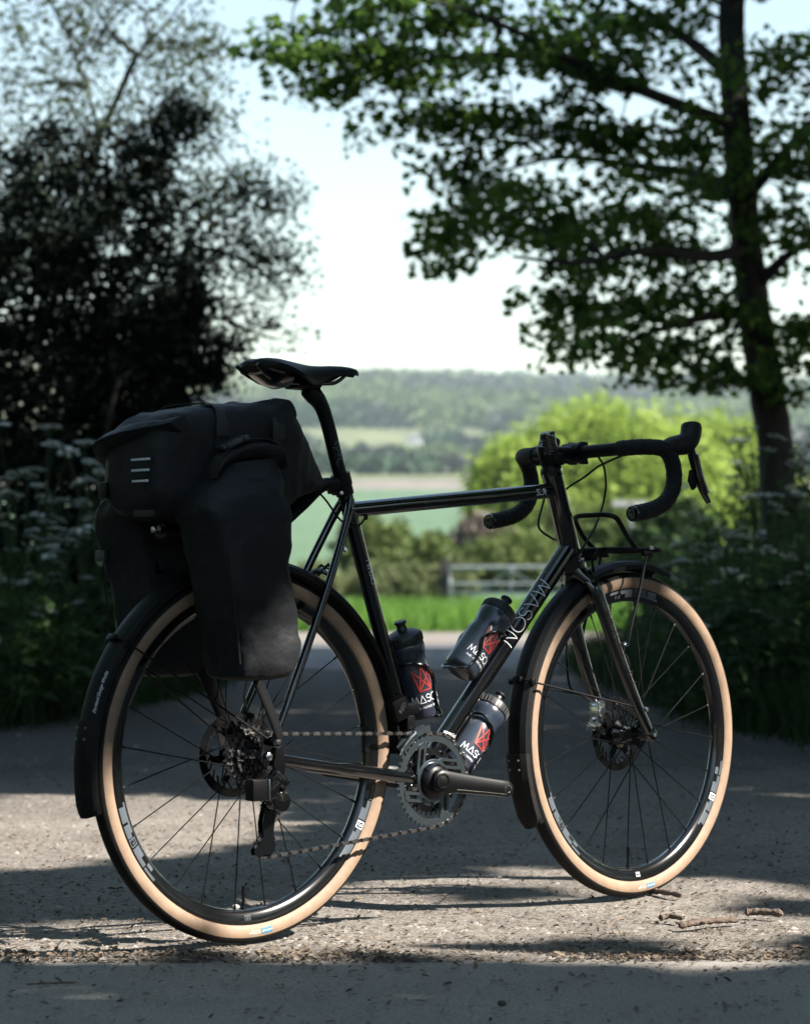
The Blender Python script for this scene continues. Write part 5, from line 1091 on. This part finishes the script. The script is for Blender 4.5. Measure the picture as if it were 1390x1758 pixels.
M['stickm'] = mat('brown_stick', (.045, .028, .020), .85, col2=(.11, .080, .060), vscale=38, bump=.8, bscale=90); M['leafm'] = mat('dead_leaf', (.10, .055, .033), .7, col2=(.17, .115, .075), vscale=60)
def gnd(u, v): d = F_PX * CAM_H / (v - 1011.8); q = at(u, v, d); return np.array((q[0], d, 0.))
def stick(pix, rad, label, bits=()):
    A = [gnd(*q) for q in pix]; c = A[0]; o = tag(empty('fallen_stick', (c[0], c[1], 0)), label, 'stick', 'sticks on the lane by the front wheel')
    p = spline([a - c + np.array((0, 0, rad * .9 + .004 * math.sin(i * 2.1) ** 2)) for i, a in enumerate(A)], 6); rr_ = [rad * (1 + .18 * math.sin(i * 1.9) + .1 * r8.normal()) for i in range(len(p))]; rr_[0] *= .6; rr_[-1] *= .5
    MB().tube(p, rr_, 9).build('stick_body', M['stickm'], o, 50)
    for t, dx, dy, L_ in bits: b = p[int(t * (len(p) - 1))]; MB().tube([b, b + np.array((dx, dy, .006)) * L_ * .6, b + np.array((dx, dy, .02)) * L_], [rad * .6, rad * .5, rad * .25], 7).build('side_twig', M['stickm'], o, 50)
stick([(1166, 1592), (1190, 1590), (1225, 1586), (1266, 1582)], .0065, 'longest broken stick right of the front wheel', ((.45, .2, -.5, .05), (.2, -.6, .4, .03)))
stick([(1131, 1578), (1150, 1577), (1172, 1581)], .0052, 'short forked stick just behind the longest stick', ((.7, .8, .1, .03),))
stick([(1279, 1570), (1305, 1571), (1343, 1574)], .0072, 'rightmost dark curled bark stick on the lane', ())
stick([(1112, 1532), (1135, 1536), (1170, 1542)], .0065, 'brown stick touching the front tyre', ())
stick([(45, 1688), (80, 1689), (134, 1688)], .0018, 'thin twig lying on the asphalt at lower left', ())
def dead_leaf(u, v, s, label, m='leafm'):
    c = gnd(u, v); o = tag(empty('dead_leaf', c, r8.uniform(0, 6)), label, 'leaf', 'dead leaves on the ground'); P = [(-1, 0, .06), (-.5, .42, .24), (.1, .5, .10), (.6, .3, .28), (1.1, 0, .12), (.6, -.32, .2), (.1, -.45, .06), (-.5, -.4, .22)]
    V = [(a * s, b * s, z * s + .004) for a, b, z in P] + [(-.3 * s, 0, .02 * s + .003), (.4 * s, 0, .03 * s + .003)]
    mb = MB(); mb.add(V, [(0, 8, 1), (1, 8, 2), (8, 9, 2), (2, 9, 3), (3, 9, 4), (4, 9, 5), (5, 9, 6), (6, 9, 8), (6, 8, 7), (7, 8, 0)]); mb.build('leaf_blade', M[m], o, 60); return o
dead_leaf(198, 1527, .021, 'brown curled leaf left of the rear tyre'); dead_leaf(1372, 1629, .024, 'brown leaf at the right edge by the asphalt'); dead_leaf(1068, 1580, .012, 'small dark leaf between the sticks and the front tyre'); dead_leaf(1037, 1586, .010, 'small reddish leaf left of the sticks'); dead_leaf(208, 1719, .014, 'tan leaf on the asphalt below the rear wheel')
def stone(u, v, s, label, c):
    p = gnd(u, v); o = tag(empty('loose_stone', p, 1.0), label, 'stone', 'loose stones'); bm = bmesh.new(); bmesh.ops.create_icosphere(bm, subdivisions=2, radius=1)
    for q in bm.verts: q.co = q.co * (1 + .25 * noise.noise(q.co * 1.7 + Vector((u, 0, 0)))); q.co = Vector((q.co.x * s, q.co.y * s * .8, q.co.z * s * .6 + s * .35))
    me = bpy.data.meshes.new('stone_body'); bm.to_mesh(me); bm.free(); me.materials.append(M[c]); me.shade_smooth(); link('stone_body', me, o)
M['pstone'] = mat('pale_stone', (.24, .22, .195), .85, var=.15, vscale=60, bump=.4, bscale=120)
stone(100, 1562, .012, 'pale stone left of the rear wheel', 'pstone'); stone(404, 1558, .010, 'pale stone seen through the rear spokes', 'pstone'); stone(1172, 1574, .008, 'little pale stone behind the sticks', 'pstone'); stone(861, 1722, .009, 'brown clod on the asphalt in the foreground', 'stickm'); stone(866, 1476, .007, 'pale pebble left of the front tyre', 'pstone')

# ---------------------------------------------------------------- air
hz = MB(); hz.box((0, 4300, 74), (8300, 9500, 152)); haze = hz.build('haze', [], None, 0); haze['kind'] = 'stuff'
hm = bpy.data.materials.new('haze_air'); hm.use_nodes = True; nt = hm.node_tree; nt.nodes.remove(nt.nodes['Principled BSDF']); pv = nt.nodes.new('ShaderNodeVolumePrincipled')
pv.inputs['Color'].default_value = (.74, .91, 1, 1); pv.inputs['Density'].default_value = .00017; pv.inputs['Anisotropy'].default_value = .2
nt.links.new(pv.outputs[0], nt.nodes['Material Output'].inputs['Volume']); haze.data.materials.clear(); haze.data.materials.append(hm)
